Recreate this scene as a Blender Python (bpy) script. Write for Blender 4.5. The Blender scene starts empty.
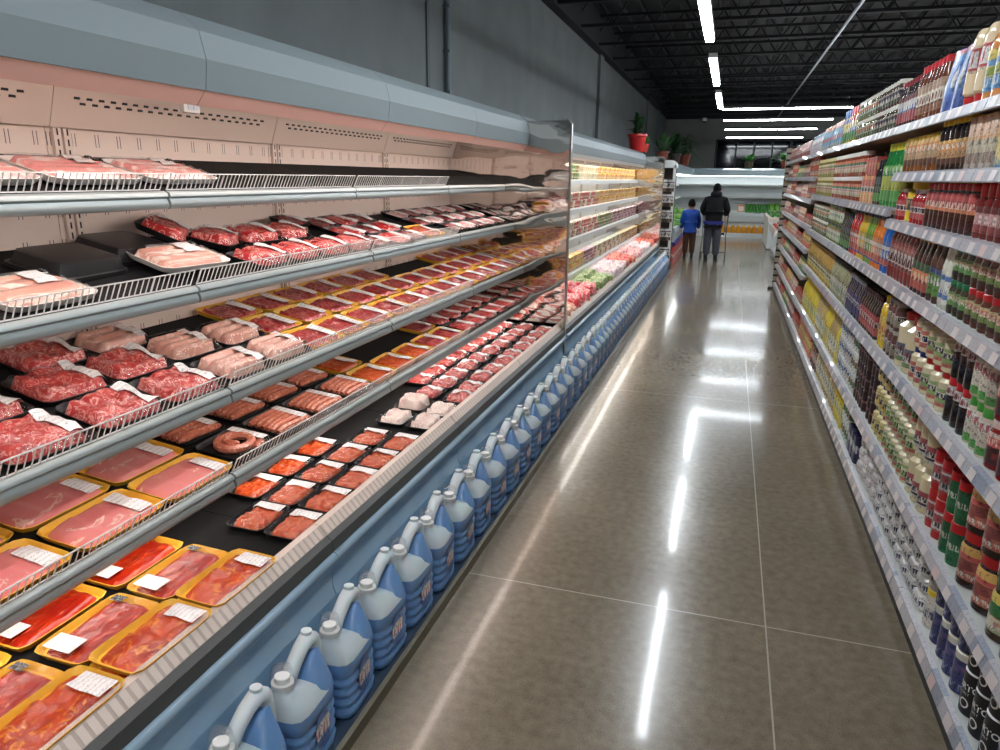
import bpy, math, random
from mathutils import Vector, Matrix, noise
from math import sin, cos, pi, radians as R

random.seed(7)
SC = bpy.context.scene
COL = SC.collection
TAU = 2 * pi

# ------------------------------------------------------------------ helpers
def lin(c):
    o = []
    for v in c[:3]:
        v = v / 255.0
        o.append(v / 12.92 if v <= .04045 else ((v + .055) / 1.055) ** 2.4)
    return (o[0], o[1], o[2], 1.0)


class G:
    """collects vertices and faces; link() makes ONE mesh object"""
    def __init__(s):
        s.v = []; s.f = []; s.m = []

    def add(s, vs, fs, mi=0):
        b = len(s.v)
        s.v += [tuple(p) for p in vs]
        for f in fs:
            s.f.append([b + i for i in f]); s.m.append(mi)
        return s

    def box(s, x0, x1, y0, y1, z0, z1, mi=0):
        vs = [(x0, y0, z0), (x1, y0, z0), (x1, y1, z0), (x0, y1, z0), (x0, y0, z1), (x1, y0, z1), (x1, y1, z1), (x0, y1, z1)]
        return s.add(vs, [(0, 3, 2, 1), (4, 5, 6, 7), (0, 1, 5, 4), (1, 2, 6, 5), (2, 3, 7, 6), (3, 0, 4, 7)], mi)

    def prism_y(s, prof, y0, y1, mi=0):
        """closed XZ outline swept along Y"""
        n = len(prof)
        vs = [(x, y0, z) for x, z in prof] + [(x, y1, z) for x, z in prof]
        fs = [(i, (i + 1) % n, n + (i + 1) % n, n + i) for i in range(n)]
        fs += [tuple(range(n))[::-1], tuple(range(n, 2 * n))]
        return s.add(vs, fs, mi)

    def sheet_y(s, prof, y0, y1, mi=0, t=.004):
        """open XZ line swept along Y with thickness t"""
        up = []
        for i, (x, z) in enumerate(prof):
            a = prof[max(0, i - 1)]; b = prof[min(len(prof) - 1, i + 1)]
            dx, dz = b[0] - a[0], b[1] - a[1]
            l = math.hypot(dx, dz) or 1
            up.append((x - dz / l * t, z + dx / l * t))
        return s.prism_y(list(prof) + up[::-1], y0, y1, mi)

    def loft(s, rings, mi=0, cap0=True, cap1=True):
        n = len(rings[0]); vs = []; fs = []
        for r in rings: vs += r
        for k in range(len(rings) - 1):
            for i in range(n):
                j = (i + 1) % n
                fs.append((k * n + i, k * n + j, (k + 1) * n + j, (k + 1) * n + i))
        if cap0: fs.append(tuple(range(n))[::-1])
        if cap1: fs.append(tuple(range((len(rings) - 1) * n, len(rings) * n)))
        return s.add(vs, fs, mi)

    def lathe(s, prof, seg=16, pw=2.0, mi=0, cx=0, cy=0, cap0=True, cap1=True):
        """prof: (z, r) or (z, rx, ry)"""
        rings = []
        for p in prof:
            z, rx = p[0], p[1]; ry = p[2] if len(p) > 2 else rx
            rings.append(se_ring(rx, ry, z, seg, pw, cx, cy))
        return s.loft(rings, mi, cap0, cap1)

    def tube(s, path, r, n=6, mi=0, caps=True):
        path = [Vector(p) for p in path]
        rings = []; u = None
        for i, p in enumerate(path):
            d = (path[min(i + 1, len(path) - 1)] - path[max(i - 1, 0)]).normalized()
            if u is None:
                u = d.orthogonal().normalized()
            u = (u - d * u.dot(d)).normalized(); w = d.cross(u)
            rr = r[i] if isinstance(r, (list, tuple)) else r
            rings.append([tuple(p + u * cos(TAU * k / n) * rr + w * sin(TAU * k / n) * rr) for k in range(n)])
        return s.loft(rings, mi, caps, caps)

    def ball(s, c, rx, ry=None, rz=None, nu=10, nv=7, mi=0, jit=0):
        ry = ry or rx; rz = rz or rx
        rings = []
        for k in range(1, nv):
            t = pi * k / nv
            rings.append([(c[0] + rx * sin(t) * cos(TAU * i / nu) * (1 + jit * random.uniform(-1, 1)), c[1] + ry * sin(t) * sin(TAU * i / nu), c[2] - rz * cos(t)) for i in range(nu)])
        return s.loft(rings, mi)

    def mesh(s, name, mats, smooth=True, sharp=35):
        me = bpy.data.meshes.new(name)
        me.from_pydata(s.v, [], s.f)
        for m in mats: me.materials.append(m)
        if any(s.m): me.polygons.foreach_set('material_index', s.m)
        me.validate(); me.update()
        if smooth:
            me.polygons.foreach_set('use_smooth', [True] * len(me.polygons))
            try: me.set_sharp_from_angle(angle=R(sharp))
            except Exception: pass
        return me

    def link(s, name, mats, parent=None, loc=(0, 0, 0), smooth=True, sharp=35):
        if not isinstance(mats, (list, tuple)): mats = [mats]
        return obj(name, s.mesh(name, mats, smooth, sharp), parent, loc)


def se_ring(rx, ry, z, seg, pw, cx=0, cy=0):
    out = []
    for i in range(seg):
        a = TAU * (i + .5) / seg
        c, sn = cos(a), sin(a)
        if pw == 2:
            out.append((cx + rx * c, cy + ry * sn, z))
        else:
            k = (abs(c) ** pw + abs(sn) ** pw) ** (-1 / pw)
            out.append((cx + rx * c * k, cy + ry * sn * k, z))
    return out


def obj(name, me, parent=None, loc=(0, 0, 0), rot=None):
    o = bpy.data.objects.new(name, me)
    COL.objects.link(o)
    o.parent = parent
    o.location = loc
    if rot: o.rotation_euler = rot
    return o


def tag(o, label=None, cat=None, group=None, kind=None):
    if label: o['label'] = label
    if cat: o['category'] = cat
    if group: o['group'] = group
    if kind: o['kind'] = kind
    return o


def empty(name, loc=(0, 0, 0), rot=None):
    o = bpy.data.objects.new(name, None); COL.objects.link(o)
    o.location = loc; o.empty_display_size = .05
    if rot: o.rotation_euler = rot
    return o


KIDS = {}
def copy_tree(o, parent=None, depth=0):
    c = o.copy(); COL.objects.link(c); c.parent = parent
    if o.name not in KIDS:
        KIDS[o.name] = [x.name for x in o.children]
    for k in KIDS[o.name]:
        copy_tree(bpy.data.objects[k], c, depth + 1)
    return c


PROTOS = []
class Proto:
    """first use places the prototype itself, later uses copy it"""
    def __init__(s, root): s.root = root; s.used = False; PROTOS.append(s)
    def place(s, loc, rot=(0, 0, 0), label=None, cat=None, group=None, scale=None):
        if not s.used:
            o = s.root; s.used = True
        else:
            o = copy_tree(s.root)
        o.location = loc; o.rotation_euler = rot
        if scale: o.scale = scale
        if label: o['label'] = label
        if cat: o['category'] = cat
        if group: o['group'] = group
        elif 'group' in o.keys(): del o['group']
        return o


# ------------------------------------------------------------------ materials
def newmat(name):
    m = bpy.data.materials.new(name); m.use_nodes = True
    nt = m.node_tree
    b = next(n for n in nt.nodes if n.type == 'BSDF_PRINCIPLED')
    return m, nt, b


def N(nt, t, **kw):
    n = nt.nodes.new(t)
    for k, v in kw.items():
        if k.startswith('i_'): n.inputs[k[2:].replace('_', ' ')].default_value = v
        elif k.startswith('n_'): n.inputs[int(k[2:])].default_value = v
        else: setattr(n, k, v)
    return n


def ramp(nt, stops, interp='LINEAR'):
    r = nt.nodes.new('ShaderNodeValToRGB'); e = r.color_ramp
    e.interpolation = interp
    while len(e.elements) < len(stops): e.elements.new(.5)
    for el, (p, c) in zip(e.elements, stops):
        el.position = p; el.color = c if len(c) == 4 and max(c) <= 1 else lin(c)
    return r


def P(name, col, rough=.5, metal=0, col2=None, scale=20, coat=0, bump=0, bscale=60, trans=0, ior=1.45, spec=None, emit=None, estr=0, stretch=None, sss=0, crough=.05, bdist=.002):
    m, nt, b = newmat(name)
    L = nt.links
    b.inputs['Base Color'].default_value = lin(col)
    b.inputs['Roughness'].default_value = rough
    b.inputs['Metallic'].default_value = metal
    b.inputs['Coat Weight'].default_value = coat
    b.inputs['Coat Roughness'].default_value = crough
    b.inputs['Transmission Weight'].default_value = trans
    b.inputs['IOR'].default_value = ior
    if sss: b.inputs['Subsurface Weight'].default_value = sss; b.inputs['Subsurface Scale'].default_value = .01
    if spec is not None: b.inputs['Specular IOR Level'].default_value = spec
    if emit:
        b.inputs['Emission Color'].default_value = lin(emit); b.inputs['Emission Strength'].default_value = estr
    if col2 or bump:
        tc = N(nt, 'ShaderNodeTexCoord')
        src = tc.outputs['Object']
        if stretch:
            mp = N(nt, 'ShaderNodeMapping'); mp.inputs['Scale'].default_value = stretch
            L.new(src, mp.inputs[0]); src = mp.outputs[0]
        if col2:
            n = N(nt, 'ShaderNodeTexNoise', i_Scale=scale, i_Detail=5.0)
            r = ramp(nt, [(.35, col), (.65, col2)])
            L.new(src, n.inputs['Vector']); L.new(n.outputs[0], r.inputs[0]); L.new(r.outputs[0], b.inputs['Base Color'])
        if bump:
            n = N(nt, 'ShaderNodeTexNoise', i_Scale=bscale, i_Detail=3.0)
            bp = N(nt, 'ShaderNodeBump', i_Strength=bump, i_Distance=bdist)
            L.new(src, n.inputs['Vector']); L.new(n.outputs[0], bp.inputs['Height']); L.new(bp.outputs[0], b.inputs['Normal'])
    return m


def meat(name, a, b_, fat, scale=30, lo=.53, hi=.6, dist=1.5, rough=.35, coat=.6, speck=None, bstr=.5, aniso=None, bdist=.003):
    """flesh between two tones with a fat / marbling network over it"""
    m, nt, b = newmat(name); L = nt.links
    tc = N(nt, 'ShaderNodeTexCoord'); oi = N(nt, 'ShaderNodeObjectInfo')
    mul = N(nt, 'ShaderNodeMath', operation='MULTIPLY', n_1=7.0)
    add = N(nt, 'ShaderNodeVectorMath', operation='ADD')
    L.new(oi.outputs['Random'], mul.inputs[0]); L.new(tc.outputs['Object'], add.inputs[0]); L.new(mul.outputs[0], add.inputs[1])
    src = add.outputs[0]
    if aniso:
        mp = N(nt, 'ShaderNodeMapping'); mp.inputs['Scale'].default_value = aniso
        L.new(src, mp.inputs[0]); src = mp.outputs[0]
    n1 = N(nt, 'ShaderNodeTexNoise', i_Scale=scale * .8, i_Detail=4.0)
    r1 = ramp(nt, [(.35, a), (.65, b_)])
    n2 = N(nt, 'ShaderNodeTexNoise', i_Scale=scale, i_Detail=5.0, i_Distortion=dist)
    mid = (lo + hi) / 2
    r2 = ramp(nt, [(lo, (0, 0, 0, 1)), (mid, (1, 1, 1, 1)), (hi + (hi - mid), (0, 0, 0, 1))] if hi < .7 else [(lo, (0, 0, 0, 1)), (hi, (1, 1, 1, 1))])
    mx = N(nt, 'ShaderNodeMix', data_type='RGBA')
    for n in (n1, n2): L.new(src, n.inputs['Vector'])
    L.new(n1.outputs[0], r1.inputs[0]); L.new(n2.outputs[0], r2.inputs[0])
    L.new(r2.outputs[0], mx.inputs[0]); L.new(r1.outputs[0], mx.inputs[6]); mx.inputs[7].default_value = lin(fat)
    out = mx.outputs[2]
    if speck:
        v = N(nt, 'ShaderNodeTexVoronoi', i_Scale=speck[1]); L.new(src, v.inputs['Vector'])
        rr = ramp(nt, [(.0, (1, 1, 1, 1)), (speck[2], (0, 0, 0, 1))], 'CONSTANT'); L.new(v.outputs[0], rr.inputs[0])
        m2 = N(nt, 'ShaderNodeMix', data_type='RGBA'); L.new(rr.outputs[0], m2.inputs[0]); L.new(out, m2.inputs[6]); m2.inputs[7].default_value = lin(speck[0])
        out = m2.outputs[2]
    L.new(out, b.inputs['Base Color'])
    bp = N(nt, 'ShaderNodeBump', i_Strength=bstr, i_Distance=bdist); L.new(n2.outputs[0], bp.inputs['Height']); L.new(bp.outputs[0], b.inputs['Normal'])
    b.inputs['Roughness'].default_value = rough
    b.inputs['Coat Weight'].default_value = coat * .45; b.inputs['Coat Roughness'].default_value = .1
    return m


def film(name, k=.10, tint=(1, 1, 1, 1)):
    m = bpy.data.materials.new(name); m.use_nodes = True; nt = m.node_tree; nt.nodes.clear(); L = nt.links
    o = N(nt, 'ShaderNodeOutputMaterial'); t = N(nt, 'ShaderNodeBsdfTransparent'); g = N(nt, 'ShaderNodeBsdfGlossy', i_Roughness=.07)
    t.inputs[0].default_value = tint
    mx = N(nt, 'ShaderNodeMixShader'); f = N(nt, 'ShaderNodeFresnel', i_IOR=1.45)
    ad = N(nt, 'ShaderNodeMath', operation='MULTIPLY_ADD', n_1=.30, n_2=k * .05); ad.use_clamp = True
    tc = N(nt, 'ShaderNodeTexCoord'); n = N(nt, 'ShaderNodeTexNoise', i_Scale=38.0, i_Detail=3.0, i_Distortion=1.2)
    bp = N(nt, 'ShaderNodeBump', i_Strength=.5, i_Distance=.004)
    L.new(tc.outputs['Object'], n.inputs['Vector']); L.new(n.outputs[0], bp.inputs['Height'])
    L.new(bp.outputs[0], g.inputs['Normal']); L.new(f.outputs[0], ad.inputs[0])
    L.new(ad.outputs[0], mx.inputs[0]); L.new(t.outputs[0], mx.inputs[1]); L.new(g.outputs[0], mx.inputs[2]); L.new(mx.outputs[0], o.inputs[0])
    return m


_LAB = {}
def labmat(z0, z1, stops, text=None, pic=None, rough=.35, axis='Y'):
    """printed label: colour bands by height, a line of print, a picture patch"""
    key = (z0, z1, tuple(stops), text, pic, axis)
    if key in _LAB: return _LAB[key]
    m, nt, b = newmat('printed_label'); L = nt.links
    tc = N(nt, 'ShaderNodeTexCoord'); sp = N(nt, 'ShaderNodeSeparateXYZ'); L.new(tc.outputs['Object'], sp.inputs[0])
    mr = N(nt, 'ShaderNodeMapRange', n_1=z0, n_2=z1); L.new(sp.outputs['Z'], mr.inputs[0])
    r = ramp(nt, stops, 'CONSTANT'); L.new(mr.outputs[0], r.inputs[0])
    out = r.outputs[0]

    def band(a, c):
        x = N(nt, 'ShaderNodeMath', operation='GREATER_THAN', n_1=a); y = N(nt, 'ShaderNodeMath', operation='LESS_THAN', n_1=c)
        q = N(nt, 'ShaderNodeMath', operation='MULTIPLY'); L.new(mr.outputs[0], x.inputs[0]); L.new(mr.outputs[0], y.inputs[0]); L.new(x.outputs[0], q.inputs[0]); L.new(y.outputs[0], q.inputs[1])
        return q.outputs[0]

    def mixin(fac, col_socket=None, col=None):
        nonlocal out
        mx = N(nt, 'ShaderNodeMix', data_type='RGBA'); L.new(fac, mx.inputs[0]); L.new(out, mx.inputs[6])
        if col_socket: L.new(col_socket, mx.inputs[7])
        else: mx.inputs[7].default_value = lin(col)
        out = mx.outputs[2]
    if pic:  # (a, b, colour, colour)
        v = N(nt, 'ShaderNodeTexVoronoi', i_Scale=1.6 / max(.01, (z1 - z0) * .35)); L.new(tc.outputs['Object'], v.inputs['Vector'])
        rr = ramp(nt, [(0, pic[2]), (.5, pic[3])]); L.new(v.outputs['Color'], rr.inputs[0])
        mixin(band(pic[0], pic[1]), rr.outputs[0])
    if text:  # (a, b, colour)
        h = (z1 - z0) * (text[1] - text[0])
        mp = N(nt, 'ShaderNodeMapping'); mp.inputs['Scale'].default_value = (1.5 / h, 1.5 / h, .25 / h); L.new(tc.outputs['Object'], mp.inputs[0])
        n = N(nt, 'ShaderNodeTexNoise', i_Scale=2.2, i_Detail=1.0); L.new(mp.outputs[0], n.inputs['Vector'])
        gt = N(nt, 'ShaderNodeMath', operation='GREATER_THAN', n_1=.5); L.new(n.outputs[0], gt.inputs[0])
        q = N(nt, 'ShaderNodeMath', operation='MULTIPLY'); L.new(gt.outputs[0], q.inputs[0]); L.new(band(text[0], text[1]), q.inputs[1])
        mixin(q.outputs[0], col=text[2])
    nf = N(nt, 'ShaderNodeTexNoise', i_Scale=9.0 / max(.02, z1 - z0), i_Detail=3.0, i_Roughness=.75); L.new(tc.outputs['Object'], nf.inputs['Vector'])
    rf = ramp(nt, [(.38, (96, 90, 92)), (.47, (255, 255, 255)), (.60, (255, 255, 255)), (.68, (214, 206, 190))]); L.new(nf.outputs[0], rf.inputs[0])
    mf = N(nt, 'ShaderNodeMix', data_type='RGBA'); mf.blend_type = 'MULTIPLY'; mf.inputs[0].default_value = .75; L.new(out, mf.inputs[6]); L.new(rf.outputs[0], mf.inputs[7]); out = mf.outputs[2]
    hs = N(nt, 'ShaderNodeHueSaturation'); hs.inputs['Saturation'].default_value = .86; oi = N(nt, 'ShaderNodeObjectInfo'); vr = N(nt, 'ShaderNodeMapRange', n_3=.72, n_4=1.08); L.new(oi.outputs['Random'], vr.inputs[0]); L.new(vr.outputs[0], hs.inputs['Value']); L.new(out, hs.inputs['Color']); out = hs.outputs[0]
    L.new(out, b.inputs['Base Color']); b.inputs['Roughness'].default_value = rough
    b.inputs['Coat Weight'].default_value = .25
    _LAB[key] = m
    return m


def emis(name, col, s):
    m = bpy.data.materials.new(name); m.use_nodes = True; nt = m.node_tree; nt.nodes.clear()
    o = N(nt, 'ShaderNodeOutputMaterial'); e = N(nt, 'ShaderNodeEmission'); e.inputs[0].default_value = col; e.inputs[1].default_value = s
    nt.links.new(e.outputs[0], o.inputs[0]); return m


WHITE = (235, 235, 232)
M = {}
M['white_plastic'] = P('white_plastic', (225, 228, 228), .35)
M['wire'] = P('white_wire_coating', (238, 232, 228), .35)
M['rail'] = P('grey_rail_plastic', (158, 164, 162), .3, metal=.2)
M['canopy'] = P('pale_grey_enamel', (132, 142, 145), .5, spec=.3)
M['cap_under'] = P('lamp_housing_pink', (250, 196, 180), .5)  # pink glow of the lit lamp cover, put into the housing's base colour
M['cream'] = P('cream_enamel', (232, 214, 202), .4)
M['mat'] = P('black_ribbed_mat', (16, 15, 15), .85, spec=.25, bump=.6, bscale=260)
M['dark'] = P('dark_rubber', (34, 34, 34), .5)
M['bumper'] = P('dark_grey_bumper', (70, 68, 66), .45)
M['blue'] = P('blue_grey_enamel', (160, 184, 200), .22, coat=.5, col2=(150, 174, 192), scale=3)
M['toe'] = P('light_blue_enamel', (158, 190, 212), .25, coat=.5)
M['black'] = P('black', (8, 8, 8), .5)
M['chrome'] = P('chrome', (190, 190, 192), .18, metal=1)
M['strip'] = P('beige_air_strip', (206, 186, 174), .35, metal=.2)
M['steeledge'] = P('brushed_steel_edge', (150, 146, 140), .3, metal=.9)
M['film'] = film('cling_film')
M['clear'] = film('clear_acrylic', .35)
M['black_tray'] = P('black_foam_tray', (30, 29, 30), .38)
M['yellow_tray'] = P('yellow_foam_tray', (250, 190, 62), .42, sss=.1)
M['white_tray'] = P('white_foam_tray', (236, 228, 222), .45)
M['fcap'] = P('white_cap', (236, 236, 232), .35)
M['light'] = emis('cool_lamp', (.88, .95, 1, 1), 58)
M['light2'] = emis('cool_lamp_strip', (.88, .95, 1, 1), 50)
M['warm'] = emis('warm_case_lamp', (1, .84, .76, 1), 15)
M['warm2'] = emis('warm_shelf_lamp', (1, .88, .82, 1), 12.5)
M['cool_case'] = emis('cool_case_lamp', (1, .95, .86, 1), 16)
M['cool2'] = emis('case_shelf_lamp', (1, .93, .84, 1), 12)
M['red_case'] = emis('white_case_lamp', (.97, 1, 1, 1), 6)


def perf_mat(name, base, sx, sz, along='Y', dark=(20, 18, 18), rough=.4):
    """two staggered rows of small dark oblong holes"""
    m, nt, b = newmat(name); L = nt.links
    tc = N(nt, 'ShaderNodeTexCoord'); mp = N(nt, 'ShaderNodeMapping'); L.new(tc.outputs['Object'], mp.inputs[0])
    sp = N(nt, 'ShaderNodeSeparateXYZ'); cb = N(nt, 'ShaderNodeCombineXYZ'); L.new(mp.outputs[0], sp.inputs[0])
    L.new(sp.outputs['Y'], cb.inputs[0]); L.new(sp.outputs['Z'], cb.inputs[1])
    br = N(nt, 'ShaderNodeTexBrick'); br.offset = .5
    br.inputs['Color1'].default_value = lin(dark); br.inputs['Color2'].default_value = lin(dark); br.inputs['Mortar'].default_value = lin(base)
    br.inputs['Scale'].default_value = 1; br.inputs['Brick Width'].default_value = sx; br.inputs['Row Height'].default_value = sz
    br.inputs['Mortar Size'].default_value = min(sx, sz) * .36; br.inputs['Mortar Smooth'].default_value = 0
    L.new(cb.outputs[0], br.inputs['Vector']); L.new(br.outputs[0], b.inputs['Base Color']); b.inputs['Roughness'].default_value = rough
    return m


def slots_mat(name, base, dark=(70, 55, 50), px=.10, pz=.12):
    """back panel pressed with pairs of thin upright slots"""
    m, nt, b = newmat(name); L = nt.links
    tc = N(nt, 'ShaderNodeTexCoord'); sp = N(nt, 'ShaderNodeSeparateXYZ'); L.new(tc.outputs['Object'], sp.inputs[0])

    def stripe(src, period, lo, hi, off=0):
        a = N(nt, 'ShaderNodeMath', operation='ADD', n_1=off + 100 * period); L.new(src, a.inputs[0])
        md = N(nt, 'ShaderNodeMath', operation='MODULO', n_1=period); L.new(a.outputs[0], md.inputs[0])
        g = N(nt, 'ShaderNodeMath', operation='GREATER_THAN', n_1=lo); l = N(nt, 'ShaderNodeMath', operation='LESS_THAN', n_1=hi)
        q = N(nt, 'ShaderNodeMath', operation='MULTIPLY')
        L.new(md.outputs[0], g.inputs[0]); L.new(md.outputs[0], l.inputs[0]); L.new(g.outputs[0], q.inputs[0]); L.new(l.outputs[0], q.inputs[1])
        return q.outputs[0]
    a1 = stripe(sp.outputs['Y'], px, 0, .003); a2 = stripe(sp.outputs['Y'], px, .014, .017); zz = stripe(sp.outputs['Z'], pz, .01, .055)
    s = N(nt, 'ShaderNodeMath', operation='MAXIMUM'); L.new(a1, s.inputs[0]); L.new(a2, s.inputs[1])
    q = N(nt, 'ShaderNodeMath', operation='MULTIPLY'); L.new(s.outputs[0], q.inputs[0]); L.new(zz, q.inputs[1])
    mx = N(nt, 'ShaderNodeMix', data_type='RGBA'); L.new(q.outputs[0], mx.inputs[0]); mx.inputs[6].default_value = lin(base); mx.inputs[7].default_value = lin(dark)
    L.new(mx.outputs[2], b.inputs['Base Color']); b.inputs['Roughness'].default_value = .45
    return m


def print_mat():
    """white price label with rows of small grey print and a bar code"""
    m, nt, b = newmat('price_label_print'); L = nt.links
    tc = N(nt, 'ShaderNodeTexCoord'); g = tc.outputs['Generated']
    mp = N(nt, 'ShaderNodeMapping'); mp.inputs['Scale'].default_value = (20, 9, 1); L.new(g, mp.inputs[0])
    n = N(nt, 'ShaderNodeTexNoise', i_Scale=2.5, i_Detail=2.0); L.new(mp.outputs[0], n.inputs['Vector'])
    w = N(nt, 'ShaderNodeTexWave', i_Scale=2.2); w.bands_direction = 'X'; L.new(g, w.inputs['Vector'])
    gt = N(nt, 'ShaderNodeMath', operation='GREATER_THAN', n_1=.56); L.new(n.outputs[0], gt.inputs[0])
    g2 = N(nt, 'ShaderNodeMath', operation='GREATER_THAN', n_1=.5); L.new(w.outputs[1], g2.inputs[0])
    q = N(nt, 'ShaderNodeMath', operation='MULTIPLY'); L.new(gt.outputs[0], q.inputs[0]); L.new(g2.outputs[0], q.inputs[1])
    mx = N(nt, 'ShaderNodeMix', data_type='RGBA'); L.new(q.outputs[0], mx.inputs[0]); mx.inputs[6].default_value = lin((244, 236, 232)); mx.inputs[7].default_value = lin((150, 145, 150))
    L.new(mx.outputs[2], b.inputs['Base Color']); b.inputs['Roughness'].default_value = .3
    b.inputs['Coat Weight'].default_value = .4
    return m


M['print'] = print_mat()
M['perf'] = perf_mat('cream_metal_with_oblong_holes', (214, 196, 186), .048, .017)
M['slots'] = slots_mat('cream_slotted_panel', (238, 220, 208))
M['fmet'] = perf_mat('beige_punched_steel', (176, 166, 150), .03, .05)


def rail_mat(name, base, tagc, p=.14):
    """shelf edge strip holding paper price tickets between clear gaps"""
    m, nt, b = newmat(name); L = nt.links
    tc = N(nt, 'ShaderNodeTexCoord'); mp = N(nt, 'ShaderNodeMapping'); mp.inputs['Scale'].default_value = (0, 1 / p, 0); L.new(tc.outputs['Object'], mp.inputs[0])
    v = N(nt, 'ShaderNodeTexVoronoi', i_Scale=1.0); v.feature = 'F1'; L.new(mp.outputs[0], v.inputs['Vector'])
    r = ramp(nt, [(0, tagc), (.45, base), (.75, (base[0] * .86, base[1] * .86, base[2] * .9))], 'CONSTANT')
    L.new(v.outputs['Color'], r.inputs[0])
    n = N(nt, 'ShaderNodeTexNoise', i_Scale=120.0, i_Detail=2.0); L.new(tc.outputs['Object'], n.inputs['Vector'])
    r2 = ramp(nt, [(.35, (200, 195, 205)), (.5, (255, 255, 255))]); L.new(n.outputs[0], r2.inputs[0])
    mx = N(nt, 'ShaderNodeMix', data_type='RGBA'); mx.blend_type = 'MULTIPLY'; mx.inputs[0].default_value = .6
    L.new(r.outputs[0], mx.inputs[6]); L.new(r2.outputs[0], mx.inputs[7]); L.new(mx.outputs[2], b.inputs['Base Color'])
    b.inputs['Roughness'].default_value = .3; b.inputs['Coat Weight'].default_value = .6
    return m


M['grail'] = rail_mat('ticket_rail_grey_blue', (158, 164, 180), (196, 194, 200))


# ------------------------------------------------------------------ setting
def floor_mat():
    m, nt, b = newmat('polished_concrete'); L = nt.links
    tc = N(nt, 'ShaderNodeTexCoord'); src = tc.outputs['Object']
    n1 = N(nt, 'ShaderNodeTexNoise', i_Scale=1.1, i_Detail=6.0); n2 = N(nt, 'ShaderNodeTexNoise', i_Scale=26.0, i_Detail=5.0); n3 = N(nt, 'ShaderNodeTexNoise', i_Scale=220.0, i_Detail=2.0)
    for n in (n1, n2, n3): L.new(src, n.inputs['Vector'])
    r1 = ramp(nt, [(.3, (134, 122, 104)), (.7, (154, 141, 122))]); L.new(n1.outputs[0], r1.inputs[0])
    r2 = ramp(nt, [(.3, (224, 222, 219)), (.7, (255, 255, 255))]); L.new(n2.outputs[0], r2.inputs[0])
    r3 = ramp(nt, [(.3, (190, 188, 184)), (.62, (255, 255, 255))]); L.new(n3.outputs[0], r3.inputs[0])
    a = N(nt, 'ShaderNodeMix', data_type='RGBA'); a.blend_type = 'MULTIPLY'; a.inputs[0].default_value = 1
    L.new(r1.outputs[0], a.inputs[6]); L.new(r2.outputs[0], a.inputs[7])
    c = N(nt, 'ShaderNodeMix', data_type='RGBA'); c.blend_type = 'MULTIPLY'; c.inputs[0].default_value = .7
    L.new(a.outputs[2], c.inputs[6]); L.new(r3.outputs[0], c.inputs[7])
    # saw-cut joints: lengthwise x = .29 + 3 k, crosswise y = 2.66 + 3.1 k ; fillers are pale
    sp = N(nt, 'ShaderNodeSeparateXYZ'); L.new(src, sp.inputs[0])

    def joint(sock, off, per, w):
        ad = N(nt, 'ShaderNodeMath', operation='ADD', n_1=-off + w / 2 + per * 40); L.new(sock, ad.inputs[0])
        md = N(nt, 'ShaderNodeMath', operation='MODULO', n_1=per); L.new(ad.outputs[0], md.inputs[0])
        lt = N(nt, 'ShaderNodeMath', operation='LESS_THAN', n_1=w); L.new(md.outputs[0], lt.inputs[0]); return lt.outputs[0]
    j1 = joint(sp.outputs['X'], .29, 3.1, .006); j2 = joint(sp.outputs['Y'], 2.66, 3.1, .006)
    mxj = N(nt, 'ShaderNodeMath', operation='MAXIMUM'); L.new(j1, mxj.inputs[0]); L.new(j2, mxj.inputs[1])
    d = N(nt, 'ShaderNodeMix', data_type='RGBA'); L.new(mxj.outputs[0], d.inputs[0]); L.new(c.outputs[2], d.inputs[6]); d.inputs[7].default_value = lin((176, 170, 156))
    L.new(d.outputs[2], b.inputs['Base Color'])
    rr = ramp(nt, [(.3, (.18, .18, .18, 1)), (.7, (.26, .26, .26, 1))]); L.new(n2.outputs[0], rr.inputs[0]); L.new(rr.outputs[0], b.inputs['Roughness'])
    b.inputs['Specular IOR Level'].default_value = .5
    b.inputs['Coat Weight'].default_value = .35; b.inputs['Coat Roughness'].default_value = .07
    mpw = N(nt, 'ShaderNodeMapping'); mpw.inputs['Scale'].default_value = (1.2, .9, 1); L.new(src, mpw.inputs[0])
    nw = N(nt, 'ShaderNodeTexNoise', i_Scale=2.2, i_Detail=2.0); L.new(mpw.outputs[0], nw.inputs['Vector'])
    bp = N(nt, 'ShaderNodeBump', i_Strength=.12, i_Distance=.004); L.new(nw.outputs[0], bp.inputs['Height'])
    L.new(bp.outputs[0], b.inputs['Normal']); L.new(bp.outputs[0], b.inputs['Coat Normal'])
    return m


XW, YB, YN, XR = -2.46, 27.6, -4.0, 9.0
tag(G().box(XW - .3, XR, YN, YB + .3, -.2, 0).link('floor', floor_mat()), kind='structure')
wallm = P('painted_concrete_wall', (112, 117, 118), .7, col2=(102, 107, 108), scale=2.0, bump=.3, bscale=40)
wallb = P('grey_back_wall', (124, 124, 120), .7, col2=(116, 116, 112), scale=1.5)
tag(G().box(XW - .2, XW, YN, YB + .2, 0, 5.2).link('wall_left', wallm), kind='structure')
g = G()
g.box(XW, -.66, YB, YB + .2, 0, 5.2); g.box(4.0, XR, YB, YB + .2, 0, 5.2); g.box(-.66, 4.0, YB, YB + .2, 0, 2.08); g.box(-.66, 4.0, YB, YB + .2, 3.1, 5.2)
tag(g.link('wall_back', wallb), kind='structure')
tag(G().box(XR, XR + .2, YN, YB + .2, 0, 5.2).link('wall_right', wallb), kind='structure')
tag(G().box(XW - .2, XR + .2, YN - .2, YN, 0, 5.2).link('wall_front', wallb), kind='structure')
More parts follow.
